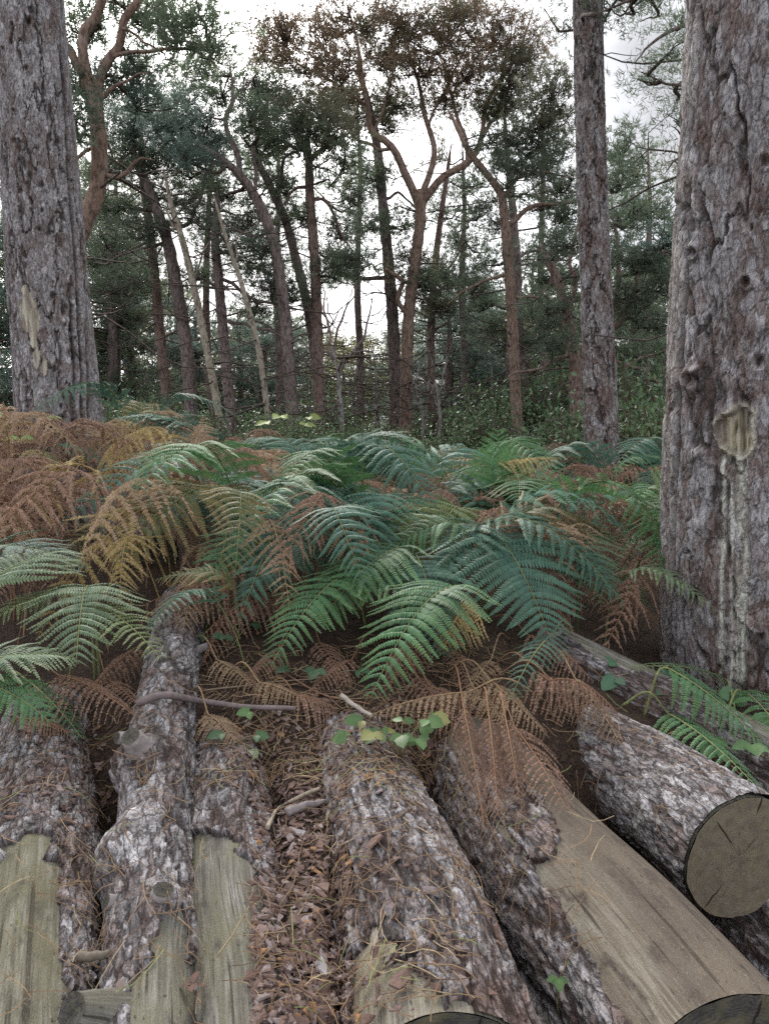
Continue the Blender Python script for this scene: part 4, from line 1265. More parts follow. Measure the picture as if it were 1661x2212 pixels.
for px, Y, k, v, hf in ((235, 20, 'c', 0, 1.05), (300, 23, 'c', 1, .95), (180, 22, 'c', 0, 1.1), (-30, 17, 'c', 1, 1.0), (60, 20, 'c', 0, 1.0), (-120, 18, 'c', 2, 1.0), (350, 27, 'c', 2, .95), (400, 30, 'c', 0, .9), (440, 26, 'c', 1, .72),
                        (520, 28, 'c', 0, .72), (570, 25, 'c', 1, .66), (480, 34, 'c', 2, .85), (640, 30, 'c', 0, .72), (700, 33, 'b', 1, .85), (745, 28, 'b', 0, .68), (790, 31, 'b', 0, .74), (830, 27, 'b', 1, .62), (760, 38, 'b', 0, .85), (860, 36, 'c', 2, .75),
                        (960, 22, 'c', 1, .72), (1000, 25, 'c', 1, .85), (920, 30, 'c', 0, .75), (1050, 30, 'c', 1, .92), (1080, 24, 'c', 2, .72), (1150, 27, 'c', 0, .95), (1190, 32, 'c', 2, 1.0), (1220, 22, 'c', 0, .75), (1290, 28, 'c', 1, 1.05), (1350, 22, 'c', 0, .82),
                        (1400, 26, 'c', 1, .98), (1460, 21, 'c', 0, .9), (1540, 24, 'c', 1, 1.0), (1620, 20, 'c', 2, 1.0), (1720, 22, 'c', 0, 1.0), (1800, 19, 'c', 1, 1.0), (620, 40, 'c', 2, 1.0), (560, 38, 'c', 0, .9), (1010, 40, 'c', 0, 1.0), (880, 42, 'c', 0, .9), (720, 45, 'c', 2, .9), (1120, 40, 'c', 0, 1.05), (280, 36, 'c', 1, 1.2), (140, 30, 'c', 0, 1.2), (1250, 40, 'c', 2, 1.2)):
    spots.append((px, Y, k, v, hf))
LM = [(150, 'behind the thick grey pine'), (330, 'right of the thick grey pine'), (430, 'behind the leaning grey pine'), (540, 'behind the dark grey pine with drooping branches'), (650, 'behind the tall swinging pine'), (720, 'behind the upright red-barked pine'),
      (810, 'in the clearing by the white-stemmed birch'), (900, 'behind the forked reddish pine'), (1010, 'right of the narrow brown stem'), (1140, 'behind the orange stemmed pine'), (1255, 'behind the dark red pine'), (1340, 'behind the slender grey pine'), (1450, 'between the slender pine and the thick scaly pine'), (9999, 'behind the thick scaly pine')]
def landmark(px):
    return next(t for x, t in LM if px < x)
DEP = lambda Y: 'far back ' if Y > 30 else ''
first = {}
for px, Y, k, v, hf in spots:
    src = (CON if k == 'c' else BIR)[v]
    x = pxx(px, Y)
    loc = (x, Y, gz(x, Y))
    sc = (rng.uniform(0.9, 1.15), hf)
    if (k, v) not in first:
        first[(k, v)] = 1
        o = src
        o.location, o.rotation_euler, o.scale = loc, (0, 0, rng.uniform(0, 6)), (sc[0], sc[0], sc[1])
    else:
        o = copy_tree(src, loc, rng.uniform(0, 6), sc)
    tag(o, (CLAB if k == 'c' else BLAB)[v] + ' ' + DEP(Y) + landmark(px), 'tree', 'trees of the wood beyond')

# bare birches and thin stems between the pines
pine('small white-stemmed birch with dark forking branches in the clearing', 14.0, [(738, 930, 13), (735, 870, 12), (731, 810, 10), (722, 770, 9)], M.birch,
     limbs=[[(724, 780, 8), (706, 720, 6), (698, 650, 3)], [(730, 810, 8), (760, 760, 7), (790, 700, 5), (800, 650, 3)], [(760, 760, 5), (785, 760, 4), (815, 745, 2)], [(722, 770, 6), (735, 700, 5), (760, 640, 3)], [(706, 720, 4), (716, 680, 3), (708, 640, 2)]], name='birch_tree', group=None, lmat=M.far_grey)
for px, Y, h, lab in ((910, 16, 750, 'slim white birch stem beside the narrow brown stem'), (945, 15.5, 850, 'short white birch stem right of the narrow brown stem'), (820, 17, 780, 'white birch stem among yellowing birches'), (1088, 19, 740, 'white birch stem left of the orange stemmed pine'), (690, 20, 760, 'white birch stem behind the red-barked pine'), (770, 21, 800, 'thin white birch stem in the clearing wood')):
    w = 9 if px != 1088 else 8
    pine(lab, Y, [(px, 985, w), (px + rng.uniform(-6, 6), 900, w * .9), (px + rng.uniform(-12, 12), 830, w * .7), (px + rng.uniform(-20, 20), h, w * .4)], M.birch,
         limbs=[[(px + 2, 860, 4), (px + rng.uniform(10, 30), 810, 3), (px + rng.uniform(10, 40), 760, 2)], [(px, 880, 4), (px - rng.uniform(10, 30), 840, 3), (px - rng.uniform(15, 40), 790, 2)]], name='birch_tree', group=None)

# ------------------------------------------------------------------ evergreen shrubs in front of the wood
def shrub(w, h, n, col, col2, lsz):
    root = thing('shrub', '', 'shrub')
    st, lf = Acc(), Acc()
    for k in range(n):
        e = np.array([*(rng.normal(size=2) * w * 0.45), h * rng.uniform(0.45, 1.0)])
        e[2] *= 1 - 0.35 * min(1, np.hypot(e[0], e[1]) / w) ** 2
        m = wander(np.array([e[0] * 0.15, e[1] * 0.15, -0.1]), e, 0.08, 7)
        add_tube(st, m, np.linspace(0.014, 0.005, 7), 4, (0.10, 0.07, 0.05))
        nl = 34
        t = rng.integers(2, 7, nl)
        p = m[t] + rng.normal(size=(nl, 3)) * np.array([0.11, 0.11, 0.09])
        d = unit(rng.normal(size=(nl, 3)) + np.array([0, -0.2, 0.25]))
        s = unit(np.cross(d, rng.normal(size=(nl, 3)) + np.array([0, 0, 1.2])))
        nn = np.cross(d, s)
        L = lsz * rng.uniform(0.7, 1.25, (nl, 1))
        V = np.stack([p, p + d * L * 0.5 + s * L * 0.24 - nn * L * 0.05, p + d * L, p + d * L * 0.5 - s * L * 0.24 - nn * L * 0.05], 1).reshape(-1, 3)
        i = np.arange(nl)[:, None] * 4
        T = np.vstack([i + np.array([0, 1, 2]), i + np.array([0, 2, 3])])
        c = lerp(col, col2, rng.random(nl) ** 2) * rng.uniform(0.75, 1.2, (nl, 1))
        lf.add(V, None, T, np.repeat(c, 4, 0))
    st.build('stems', M.twig, root, (0, 0, 0), True, True)
    lf.build('foliage', M.leaf, root, (0, 0, 0), False, True)
    return root
SH = [shrub(1.0, 1.15, 85, np.array((0.075, 0.125, 0.065)), np.array((0.14, 0.21, 0.095)), 0.075), shrub(1.1, 1.0, 85, np.array((0.105, 0.175, 0.085)), np.array((0.18, 0.24, 0.11)), 0.07), shrub(0.9, 0.9, 70, np.array((0.12, 0.175, 0.075)), np.array((0.16, 0.19, 0.05)), 0.06)]
SLAB = ['dark glossy evergreen shrub growing', 'mid green leafy shrub growing', 'light green leafy shrub growing']
used = set()
for px, Y, v, s in ((1170, 11.0, 0, 1.15), (1215, 10.5, 0, 1.0), (1120, 12.5, 0, .9), (1060, 13, 0, .9), (1010, 13.5, 1, .9), (960, 14, 1, .8), (900, 13.5, 2, .8), (840, 13, 1, .8), (800, 14, 2, .85), (760, 13, 1, .7), (720, 14.5, 0, .85), (660, 13.5, 1, .8), (600, 13, 1, .85), (550, 14.5, 0, .95),
                    (500, 13, 1, .8), (440, 13.5, 0, .9), (380, 12, 0, .95), (320, 11.5, 0, 1.05), (270, 10.5, 0, 1.05), (240, 12.5, 1, 1.1), (200, 11, 0, 1.1), (1360, 9.0, 1, 1.1), (1410, 8.3, 1, 1.05), (1390, 10.5, 0, 1.3), (1440, 9.6, 1, 1.25), (1480, 8.6, 0, 1.1), (1340, 11.5, 0, 1.3), (1280, 11.8, 0, 1.15), (1560, 9, 1, 1.1), (1640, 10, 0, 1.2), (20, 11, 0, 1.1), (-60, 9.5, 1, 1.1), (110, 12, 0, 1.1),
                    (560, 18, 0, 1.3), (640, 19, 1, 1.3), (700, 18, 0, 1.2), (800, 18.5, 1, 1.2), (880, 19, 0, 1.3), (980, 18, 0, 1.4), (1060, 18, 0, 1.5), (1160, 17, 0, 1.5), (1250, 16, 0, 1.6), (1350, 16, 0, 1.7), (1430, 15, 0, 1.6), (460, 18, 0, 1.4), (380, 17.5, 1, 1.5), (300, 16.5, 0, 1.6), (220, 16, 0, 1.6)):
    x = pxx(px, Y)
    loc = (x, Y, gz(x, Y))
    if v not in used:
        used.add(v)
        o = SH[v]
    else:
        o = copy_tree(SH[v], loc, 0, (1, 1))
    o.location, o.rotation_euler, o.scale = loc, (0, 0, rng.uniform(0, 6.2)), (s, s, s * rng.uniform(0.6, 1.35))
    tag(o, SLAB[v] + (' set back ' if Y > 15 else ' ') + landmark(px), 'shrub', 'shrubs at the edge of the wood')

# ------------------------------------------------------------------ bracken
FC = {'green': ((0.065, 0.17, 0.075), (0.125, 0.215, 0.07)), 'teal': ((0.068, 0.152, 0.112), (0.092, 0.175, 0.105)), 'lime': ((0.13, 0.185, 0.06), (0.17, 0.21, 0.08)), 'pale': ((0.13, 0.20, 0.115), (0.17, 0.215, 0.10)),
      'gold': ((0.36, 0.27, 0.11), (0.42, 0.33, 0.18)), 'tan': ((0.36, 0.26, 0.165), (0.29, 0.19, 0.12)), 'rust': ((0.255, 0.155, 0.11), (0.34, 0.23, 0.165)), 'mixed': ((0.10, 0.14, 0.06), (0.30, 0.19, 0.08))}
DEAD = ('gold', 'tan', 'rust')
def pinna(n, curl, droop, wid, seed, rnd, c0, c1):
    """one pinna of unit length along +x with comb-like pinnules; returns V, T, colours"""
    r = np.random.default_rng(seed)
    V, T, C = [], [], []
    def put(vs, ts, cs):
        b = len(V)
        V.extend(vs)
        C.extend(cs)
        T.extend([tuple(b + i for i in t) for t in ts])
    zed = lambda t: 0.05 * math.sin(PI * min(t * 1.3, 1)) - droop * t * t
    for k in range(5):                                       # midrib
        t0, t1 = k / 5, (k + 1) / 5
        w0, w1 = 0.006 * (1 - t0) + 0.001, 0.006 * (1 - t1) + 0.001
        put([(t0, -w0, zed(t0)), (t0, w0, zed(t0)), (t1, w1, zed(t1)), (t1, -w1, zed(t1))], [(0, 1, 2), (0, 2, 3)], [c1] * 4)
    for i in range(n):
        t = (i + 0.6) / (n + 0.2)
        w = 0.92 / n
        wl = wid * (1 - t) ** 0.62 * min(1, 0.6 + 3 * t)
        cc = np.array(c0) + (np.array(c1) - np.array(c0)) * min(1, max(0, t * 0.7 + r.normal(0, 0.18)))
        cc = cc * r.uniform(0.85, 1.15)
        for sd in (-1, 1):
            cu = curl + r.normal(0, rnd)
            dx = 0.28 + r.normal(0, rnd * 0.35)
            d = np.array([dx, sd * math.cos(cu), -math.sin(cu)])
            d /= np.linalg.norm(d)
            b0 = np.array([t, 0.003 * sd, zed(t)])
            ax = np.array([1.0, 0, -2 * droop * t]) * w
            L = wl * r.uniform(0.85, 1.1)
            dn = np.array([0, 0, -0.10 * L])
            put([b0 - ax * 0.5, b0 + ax * 0.5, b0 + d * L * 0.6 + ax * 0.42 + dn, b0 + d * L + dn * 2.6, b0 + d * L * 0.6 - ax * 0.36 + dn], [(0, 1, 2), (0, 2, 4), (4, 2, 3)], [cc * 0.95, cc * 0.95, cc, cc * 1.05, cc])
    return np.array(V), np.array(T), np.array(C)
PIN = {}
def pin_set(kind):
    if kind not in PIN:
        c0, c1 = FC[kind]
        dead = kind in DEAD
        P_ = []
        for q, n in enumerate((24, 24, 16, 10)):
            for v in range(2):
                P_.append((n, pinna(n, (0.5 if kind == 'rust' else 0.4) if dead else 0.14, (0.40 if dead else 0.16) + 0.10 * v, 0.10 if dead else 0.12, hash_s(kind) + 10 * q + v, 0.38 if dead else 0.07, c0, c1)))
        PIN[kind] = P_
    return PIN[kind]
def hash_s(s):
    return sum(ord(ch) * (i + 3) for i, ch in enumerate(s)) % 997
PIN_ME = {}
def pin_mesh(kind, i):
    if (kind, i) not in PIN_ME:
        V, T, C = pin_set(kind)[i][1]
        me = build_mesh('pinna', V, None, T, C, None, False)
        me.materials.append(M.dead if kind in DEAD else M.frond)
        PIN_ME[(kind, i)] = me
    return PIN_ME[(kind, i)]

def layout(curve, b0, Lmax, pairs, side, fwd=0.5, hang=0.0, ratio=1.0, seed=0, jit=0.06):
    """positions and axes of the pinnae on a rachis; curve (n,3), blade starts at fraction b0"""
    r = np.random.default_rng(seed)
    L = np.concatenate([[0], np.cumsum(np.linalg.norm(np.diff(curve, axis=0), axis=1))])
    T = unit(np.gradient(curve, axis=0))
    out = []
    for k in range(pairs):
        t = ((k + 0.3) / pairs) ** 0.92
        s = L[-1] * (b0 + (1 - b0) * t)
        p = np.array([np.interp(s, L, curve[:, j]) for j in range(3)])
        tg = unit(np.array([np.interp(s, L, T[:, j]) for j in range(3)]))
        sv = unit(side - np.dot(side, tg) * tg)
        nrm = np.cross(tg, sv)
        if nrm[2] < -0.2:
            nrm = -nrm
        ln = Lmax * ((1 - t) ** 0.75) * (0.72 + 0.28 * min(1, t * 5)) + 0.018
        for sd in (-1, 1):
            f = fwd + 0.25 * t + r.normal(0, jit)
            x = unit(sd * sv * math.cos(f) + tg * math.sin(f) + np.array([0, 0, -hang]) + nrm * (0.06 + r.normal(0, jit)))
            y = unit(np.cross(nrm, x))
            z = np.cross(x, y)
            l = ln * r.uniform(0.92, 1.08) * (ratio if sd > 0 else 1.0)
            lev = 0 if l > 0.16 else (2 if l > 0.09 else 3)
            ti = {0: 0, 2: 4, 3: 6}[lev] + int(r.integers(0, 2))
            out.append((p + (0.35 / pairs * (r.random() - 0.5)) * tg * L[-1] * 0.3, x, y, z, l, ti))
    return out
def blade_mesh(acc, lay, kind):
    S = pin_set(kind)
    for p, x, y, z, l, ti in lay:
        V, T, C = S[ti][1]
        acc.add(p + l * (V[:, :1] * x + V[:, 1:2] * y + V[:, 2:] * z), None, T, C)
STALK = {'rust': (0.20, 0.11, 0.06), 'tan': (0.28, 0.19, 0.11), 'gold': (0.33, 0.24, 0.10)}

def hero(label, kind, A, Tp, Lmax, arch=0.12, pairs=15, hang=0.0, roll=0.0, foot=None, parts=True, fwd=0.45, b0=None, group=None):
    """A: (px, py, Y) where the blade begins; Tp: (px, py, Y) its tip"""
    a = PS(*A[:2], -A[2]) if A[2] < 0 else P(*A)          # a negative third value: that far above the surface
    t = PS(*Tp[:2], -Tp[2]) if Tp[2] < 0 else P(*Tp)
    kf = 0.9 if A[2] < 0 else 0.25
    f = np.array([a[0] - kf * (t[0] - a[0]), a[1] - kf * (t[1] - a[1]) + 0.05, 0]) if foot is None else np.array([*P(*foot)[:2], 0])
    f[2] = gz(f[0], f[1])
    c = 0.5 * (a + t) + np.array([0, 0, arch])
    d0 = a - f
    st = spline([f, f + d0 * 0.55 + np.array([0, 0, 0.06]), a], 12)
    q = np.linspace(0, 1, 16)[:, None]
    bl = (1 - q) ** 2 * a + 2 * q * (1 - q) * c + q * q * t
    curve = np.vstack([st[:-1], bl])
    lst = np.linalg.norm(np.diff(st, axis=0), axis=1).sum()
    lbl = np.linalg.norm(np.diff(bl, axis=0), axis=1).sum()
    tg = unit(t - a)
    side = np.cross(tg, np.array([0, 0, 1.0]))
    if np.linalg.norm(side) < 0.35:
        side = np.array([1.0, 0, 0])
    side = unit(side)
    up = np.cross(side, tg)
    side = side * math.cos(roll) + up * math.sin(roll)
    pairs = int(pairs * 1.2)
    Lmax = Lmax * 1.12
    lay = layout(curve, lst / (lst + lbl), Lmax, pairs, side, fwd, hang, 1.0, int(abs(A[0]) * 7 + abs(A[1])))
    root = thing('bracken_frond', label, 'fern', f, group)
    s = Acc()
    n = len(curve)
    add_tube(s, curve, np.linspace(0.003 if kind in DEAD else 0.0048, 0.001, n), 6, STALK.get(kind, (0.17, 0.19, 0.075)))
    s.build('stalk', M.twig, root, f)
    if parts:
        for p, x, y, z, l, ti in lay:
            o = link('pinna', pin_mesh(kind, ti), None, root)
            m = Matrix(((x[0], y[0], z[0]), (x[1], y[1], z[1]), (x[2], y[2], z[2]))).to_4x4()
            m = Matrix.Translation(Vector(p - f)) @ m @ Matrix.Scale(l, 4)
            o.matrix_local = m
    else:
        b = Acc()
        blade_mesh(b, lay, kind)
        b.build('blade', M.dead if kind in DEAD else M.frond, root, f, False)
    return root

hero('large dark green bracken frond arching over the log pile', 'teal', (1062, 1142, 2.95), (1190, 1385, 2.45), 0.36, 0.10, 16, fwd=0.35)
hero('green bracken frond sweeping left beside the large dark green one', 'teal', (1040, 1130, 3.0), (925, 1310, 2.6), 0.22, 0.12, 15)
hero('bright green bracken frond hanging over the litter in the pile centre', 'green', (985, 1265, 2.55), (800, 1510, 2.05), 0.24, 0.16, 16, foot=(1000, 1330, 2.8))
hero('green bracken frond with drooping tips left of the hanging one', 'green', (750, 1240, 2.7), (585, 1440, 2.25), 0.20, 0.10, 15, foot=(790, 1330, 2.8))
hero('green bracken frond reaching right above the hanging one', 'green', (740, 1250, 2.75), (960, 1330, 2.45), 0.21, 0.10, 14, foot=(700, 1330, 2.85))
hero('long rusty bracken frond drooping over the knotted log', 'rust', (690, 1205, 2.95), (285, 1320, 2.65), 0.20, 0.09, 16, hang=0.9, fwd=0.2)
hero('orange and brown bracken frond hanging behind the knotted log', 'tan', (650, 1195, 3.05), (400, 1260, 2.75), 0.24, 0.06, 14, hang=1.1, fwd=0.2)
hero('brown bracken frond hanging in shade under the green fronds', 'rust', (600, 1260, 2.9), (440, 1370, 2.6), 0.20, 0.05, 13, hang=0.9, fwd=0.2)
hero('yellow-green bracken frond bending over the knotted log', 'lime', (205, 1305, 2.45), (350, 1425, 2.05), 0.14, 0.05, 14, foot=(130, 1380, 2.5))
hero('pale yellow-green bracken frond fanned over the mossy log', 'pale', (190, 1265, 2.5), (165, 1440, 2.05), 0.22, 0.10, 14, foot=(200, 1340, 2.6))
hero('yellowing bracken frond reaching left over the mossy log', 'lime', (200, 1280, 2.6), (-20, 1340, 2.3), 0.17, 0.06, 14, foot=(210, 1340, 2.6))
hero('pale green bracken frond rising left of the pale fanned one', 'pale', (-40, 1270, 2.3), (150, 1190, 2.7), 0.24, 0.06, 15, foot=(-60, 1400, 2.4))
hero('green bracken frond low over the bark of the mossy log', 'pale', (-60, 1440, 1.95), (165, 1425, 2.05), 0.16, 0.05, 14, foot=(-80, 1500, 2.1))
hero('green bracken frond drooping at the edge of the mossy log', 'green', (-70, 1470, 1.9), (110, 1560, 1.85), 0.13, 0.05, 13, foot=(-90, 1520, 2.1))
hero('teal bracken frond above the pale fanned ones', 'teal', (-20, 1180, 2.7), (180, 1230, 2.6), 0.22, 0.06, 14, foot=(-30, 1300, 2.8))
hero('fresh green bracken frond sprawling over the log before the thick pine', 'green', (1440, 1475, -0.10), (1665, 1650, -0.06), 0.125, 0.05, 15, foot=(1390, 1560, 2.3), hang=0.2)
hero('fresh green bracken frond drooping over the scaly barked log', 'green', (1440, 1560, -0.06), (1640, 1725, -0.04), 0.115, 0.04, 14, foot=(1340, 1590, 2.3), hang=0.3)
hero('light green bracken frond pointing away from the thick pine', 'pale', (1560, 1490, -0.10), (1350, 1470, -0.08), 0.10, 0.05, 13, foot=(1600, 1560, 2.25))
hero('green bracken frond at the right end of the weathered log', 'green', (1600, 1520, -0.10), (1700, 1640, -0.08), 0.12, 0.05, 13, foot=(1560, 1520, 2.3))
hero('broad green bracken frond tumbling forward from the thicket centre', 'green', (870, 1180, 2.85), (690, 1350, 2.45), 0.24, 0.10, 16, foot=(910, 1290, 3.0))
hero('broad dark green frond overlapping the hanging one', 'teal', (900, 1200, 2.8), (960, 1420, 2.35), 0.22, 0.08, 15, foot=(880, 1300, 2.95))
hero('blue-green frond spilling towards the knotted log', 'teal', (660, 1165, 3.0), (520, 1300, 2.7), 0.22, 0.08, 15, foot=(700, 1270, 3.1))
hero('rust frond draped over the far end of the knotted log', 'rust', (500, 1250, 2.85), (300, 1345, 2.5), 0.17, 0.08, 15, hang=0.6, foot=(560, 1290, 3.0))
hero('tan frond tumbling onto the knotted log', 'tan', (440, 1225, 2.95), (395, 1365, 2.5), 0.14, 0.08, 14, hang=0.4, foot=(450, 1290, 3.1))
hero('upright green bracken frond standing above its neighbours', 'green', (1078, 1120, 4.1), (1074, 926, 4.2), 0.24, 0.0, 17, foot=(1080, 1220, 4.1), fwd=0.3)
hero('pale golden bracken frond held level beside the upright green one', 'gold', (1075, 1000, 4.2), (1212, 990, 4.1), 0.16, 0.03, 13, foot=(1070, 1200, 4.2), hang=0.25)
hero('cream and green bracken frond beneath the golden one', 'mixed', (1090, 1025, 4.1), (1180, 1085, 3.9), 0.17, 0.03, 13, foot=(1080, 1200, 4.2), hang=0.2)
hero('yellow bracken frond hanging beside the thick grey pine', 'gold', (262, 945, 4.7), (232, 1045, 4.5), 0.20, 0.06, 13, foot=(300, 1140, 4.8), hang=0.4)
hero('golden bracken frond leaning right near the thick grey pine', 'gold', (260, 985, 4.5), (370, 985, 4.4), 0.18, 0.06, 13, foot=(250, 1140, 4.6), hang=0.3)
hero('tan bracken frond curling over the teal clump', 'tan', (400, 985, 4.6), (440, 900, 4.7), 0.22, 0.03, 13, foot=(380, 1150, 4.7), hang=0.4)
hero('teal bracken frond arching left before the wood', 'teal', (420, 930, 5.0), (250, 905, 4.8), 0.30, 0.10, 15, foot=(440, 1150, 5.1))
hero('teal bracken frond spreading right before the wood', 'teal', (300, 905, 5.1), (420, 960, 4.8), 0.28, 0.10, 15, foot=(270, 1150, 5.1))
hero('teal bracken frond on the left of the bracken thicket', 'teal', (560, 1075, 3.7), (340, 1110, 3.5), 0.25, 0.12, 15, foot=(590, 1200, 3.8))
hero('teal bracken frond bending down left of the rusty one', 'teal', (480, 1060, 3.6), (330, 1160, 3.2), 0.22, 0.08, 15, foot=(520, 1200, 3.7))
hero('teal bracken frond arching across the thicket centre', 'teal', (760, 1060, 3.4), (560, 1150, 3.1), 0.24, 0.14, 15, foot=(790, 1200, 3.5))
hero('teal bracken frond arching right across the thicket', 'teal', (700, 1050, 3.5), (860, 1170, 3.1), 0.26, 0.14, 15, foot=(690, 1200, 3.6))
hero('teal bracken frond drooping behind the hanging ones', 'teal', (640, 1100, 3.3), (520, 1215, 3.0), 0.20, 0.08, 14, foot=(680, 1200, 3.4))
hero('teal bracken frond drooping in the hollow of the thicket', 'teal', (780, 1110, 3.15), (830, 1230, 2.85), 0.20, 0.08, 14, foot=(760, 1200, 3.3))
hero('yellowing bracken frond deep between the dark green ones', 'lime', (900, 1100, 3.2), (850, 1240, 2.9), 0.16, 0.05, 13, foot=(910, 1220, 3.3))
hero('teal bracken frond arching right of the large dark green one', 'teal', (1180, 1180, 3.0), (1330, 1290, 2.7), 0.20, 0.10, 14, foot=(1150, 1280, 3.1))
hero('cream dead bracken frond behind the hanging green one', 'tan', (930, 1200, 2.9), (880, 1290, 2.75), 0.10, 0.02, 10, foot=(940, 1290, 2.95), hang=0.5)
hero('yellow-brown bracken frond under the large dark green one', 'gold', (1010, 1290, 2.6), (960, 1400, 2.35), 0.14, 0.03, 12, foot=(1020, 1360, 2.7), hang=0.5)
# dead strands over the logs in front
D_ = [('rusty shrivelled bracken strand hanging between two logs', 'rust', (1000, 1570, -0.12), (1046, 1840, -0.10), 0.07, 0.03, 16, 0.8),
      ('second rusty shrivelled strand hanging between two logs', 'rust', (1055, 1600, -0.13), (1075, 1800, -0.08), 0.075, 0.03, 15, 0.8),
      ('third rusty strand drooping onto the bare grey log', 'rust', (1090, 1600, -0.13), (1120, 1740, -0.04), 0.08, 0.02, 13, 0.6),
      ('brown bracken frond lying on the bare grey log', 'rust', (1110, 1600, -0.08), (1225, 1765, -0.03), 0.10, 0.02, 13, 0.25),
      ('brown curled bracken frond beside the lichened knot', 'rust', (1190, 1510, -0.12), (1335, 1565, -0.05), 0.10, 0.08, 14, 0.4),
      ('tan bracken frond spread across the litter', 'tan', (1010, 1530, -0.10), (790, 1560, -0.03), 0.10, 0.03, 13, 0.35),
      ('brown bracken frond fallen before the weathered log', 'rust', (1140, 1400, -0.10), (1275, 1480, -0.04), 0.13, 0.05, 13, 0.45),
      ('small green bracken frond among the dead ones', 'teal', (1190, 1420, -0.16), (1100, 1540, -0.08), 0.09, 0.06, 12, 0.2),
      ('brown bracken frond in the shade behind the mossy log', 'rust', (130, 1490, -0.10), (290, 1560, -0.04), 0.13, 0.04, 13, 0.3),
      ('tan crumpled frond lying where the bare grey log meets the litter', 'tan', (1060, 1500, -0.08), (1180, 1600, -0.03), 0.11, 0.02, 12, 0.3),
      ('rust crumpled frond heaped behind the scaly barked log', 'rust', (1150, 1480, -0.10), (1260, 1560, -0.03), 0.12, 0.03, 12, 0.4),
      ('pale brown frond fallen over the end of the scaly barked log', 'tan', (1240, 1490, -0.08), (1340, 1620, -0.03), 0.08, 0.03, 12, 0.4),
      ('brown frond half buried in needles behind the broad log', 'rust', (900, 1480, -0.06), (980, 1580, -0.02), 0.10, 0.02, 12, 0.3),
      ('brown frond lying under the hanging green one', 'rust', (900, 1400, -0.10), (840, 1500, -0.03), 0.13, 0.03, 12, 0.4),
      ('dark brown frond fallen beside the knotted log', 'rust', (520, 1330, -0.14), (440, 1450, -0.05), 0.13, 0.04, 13, 0.6),
      ('brown frond lying on the litter left of the knotted log', 'rust', (300, 1430, -0.12), (180, 1520, -0.03), 0.12, 0.03, 13, 0.4),
      ('small green frond growing out of the litter by the mossy log', 'green', (60, 1500, -0.10), (180, 1610, -0.04), 0.08, 0.03, 12, 0.2)]
for i_, (x_, y_, dx_, dy_) in enumerate(((470, 1440, 90, 60), (600, 1420, -70, 70), (690, 1400, 60, 90), (560, 1490, 100, 30), (760, 1440, -90, 60), (980, 1420, 40, 90), (1060, 1440, -60, 80), (640, 1520, 90, 20), (930, 1500, 90, 40), (450, 1560, 60, 50), (230, 1480, 70, 50), (60, 1570, 90, 20), (1020, 1500, 60, 60))):
    D_.append((('brown' if i_ % 3 else 'tan') + ' withered frond lying in the litter ' + ('beside the knotted log', 'under the drooping green frond', 'under the hanging green frond', 'left of the short pale stick', 'before the green fronds', 'behind the broad rough log', 'in the shade of the large dark green frond', 'beside the dark branch', 'right of the bushy bramble', 'at the end of the pale smooth log', 'behind the knotted log stubs', 'on the bark of the mossy log', 'where strands hang between the logs')[i_],
               'rust' if i_ % 3 else 'tan', (x_, y_, -0.05), (x_ + dx_, y_ + dy_, -0.015), 0.085, 0.02, 12, 0.25))
D_ += [('green frond in the gap between weathered log and thick pine', 'green', (1290, 1250, -0.30), (1400, 1350, -0.16), 0.15, 0.05, 14, 0.15),
       ('rust frond lying behind the weathered log', 'rust', (1230, 1290, -0.18), (1370, 1370, -0.08), 0.15, 0.04, 13, 0.3),
       ('rust frond leaning against the foot of the thick pine', 'rust', (1330, 1310, -0.2), (1440, 1390, -0.1), 0.13, 0.04, 13, 0.4),
       ('pale green frond low before the thick pine', 'pale', (1420, 1190, -0.34), (1300, 1270, -0.2), 0.16, 0.05, 14, 0.1),
       ('yellow-green frond beside the thick pine bark', 'lime', (1350, 1190, -0.3), (1440, 1240, -0.25), 0.14, 0.05, 13, 0.1),
       ('rust frond heap between the pines', 'rust', (1240, 1190, -0.34), (1370, 1260, -0.2), 0.18, 0.05, 14, 0.3),
       ('light brown frond heap between the pines', 'tan', (1400, 1250, -0.26), (1290, 1330, -0.12), 0.15, 0.05, 14, 0.3),
       ('rust frond bent over beside the lichened log', 'rust', (1150, 1310, -0.24), (1230, 1400, -0.12), 0.15, 0.04, 13, 0.4)]
for lab, kd, A_, T_, lm_, ar_, pr_, hg_ in D_:
    hero(lab, kd, A_, T_, lm_, ar_, pr_, hg_)

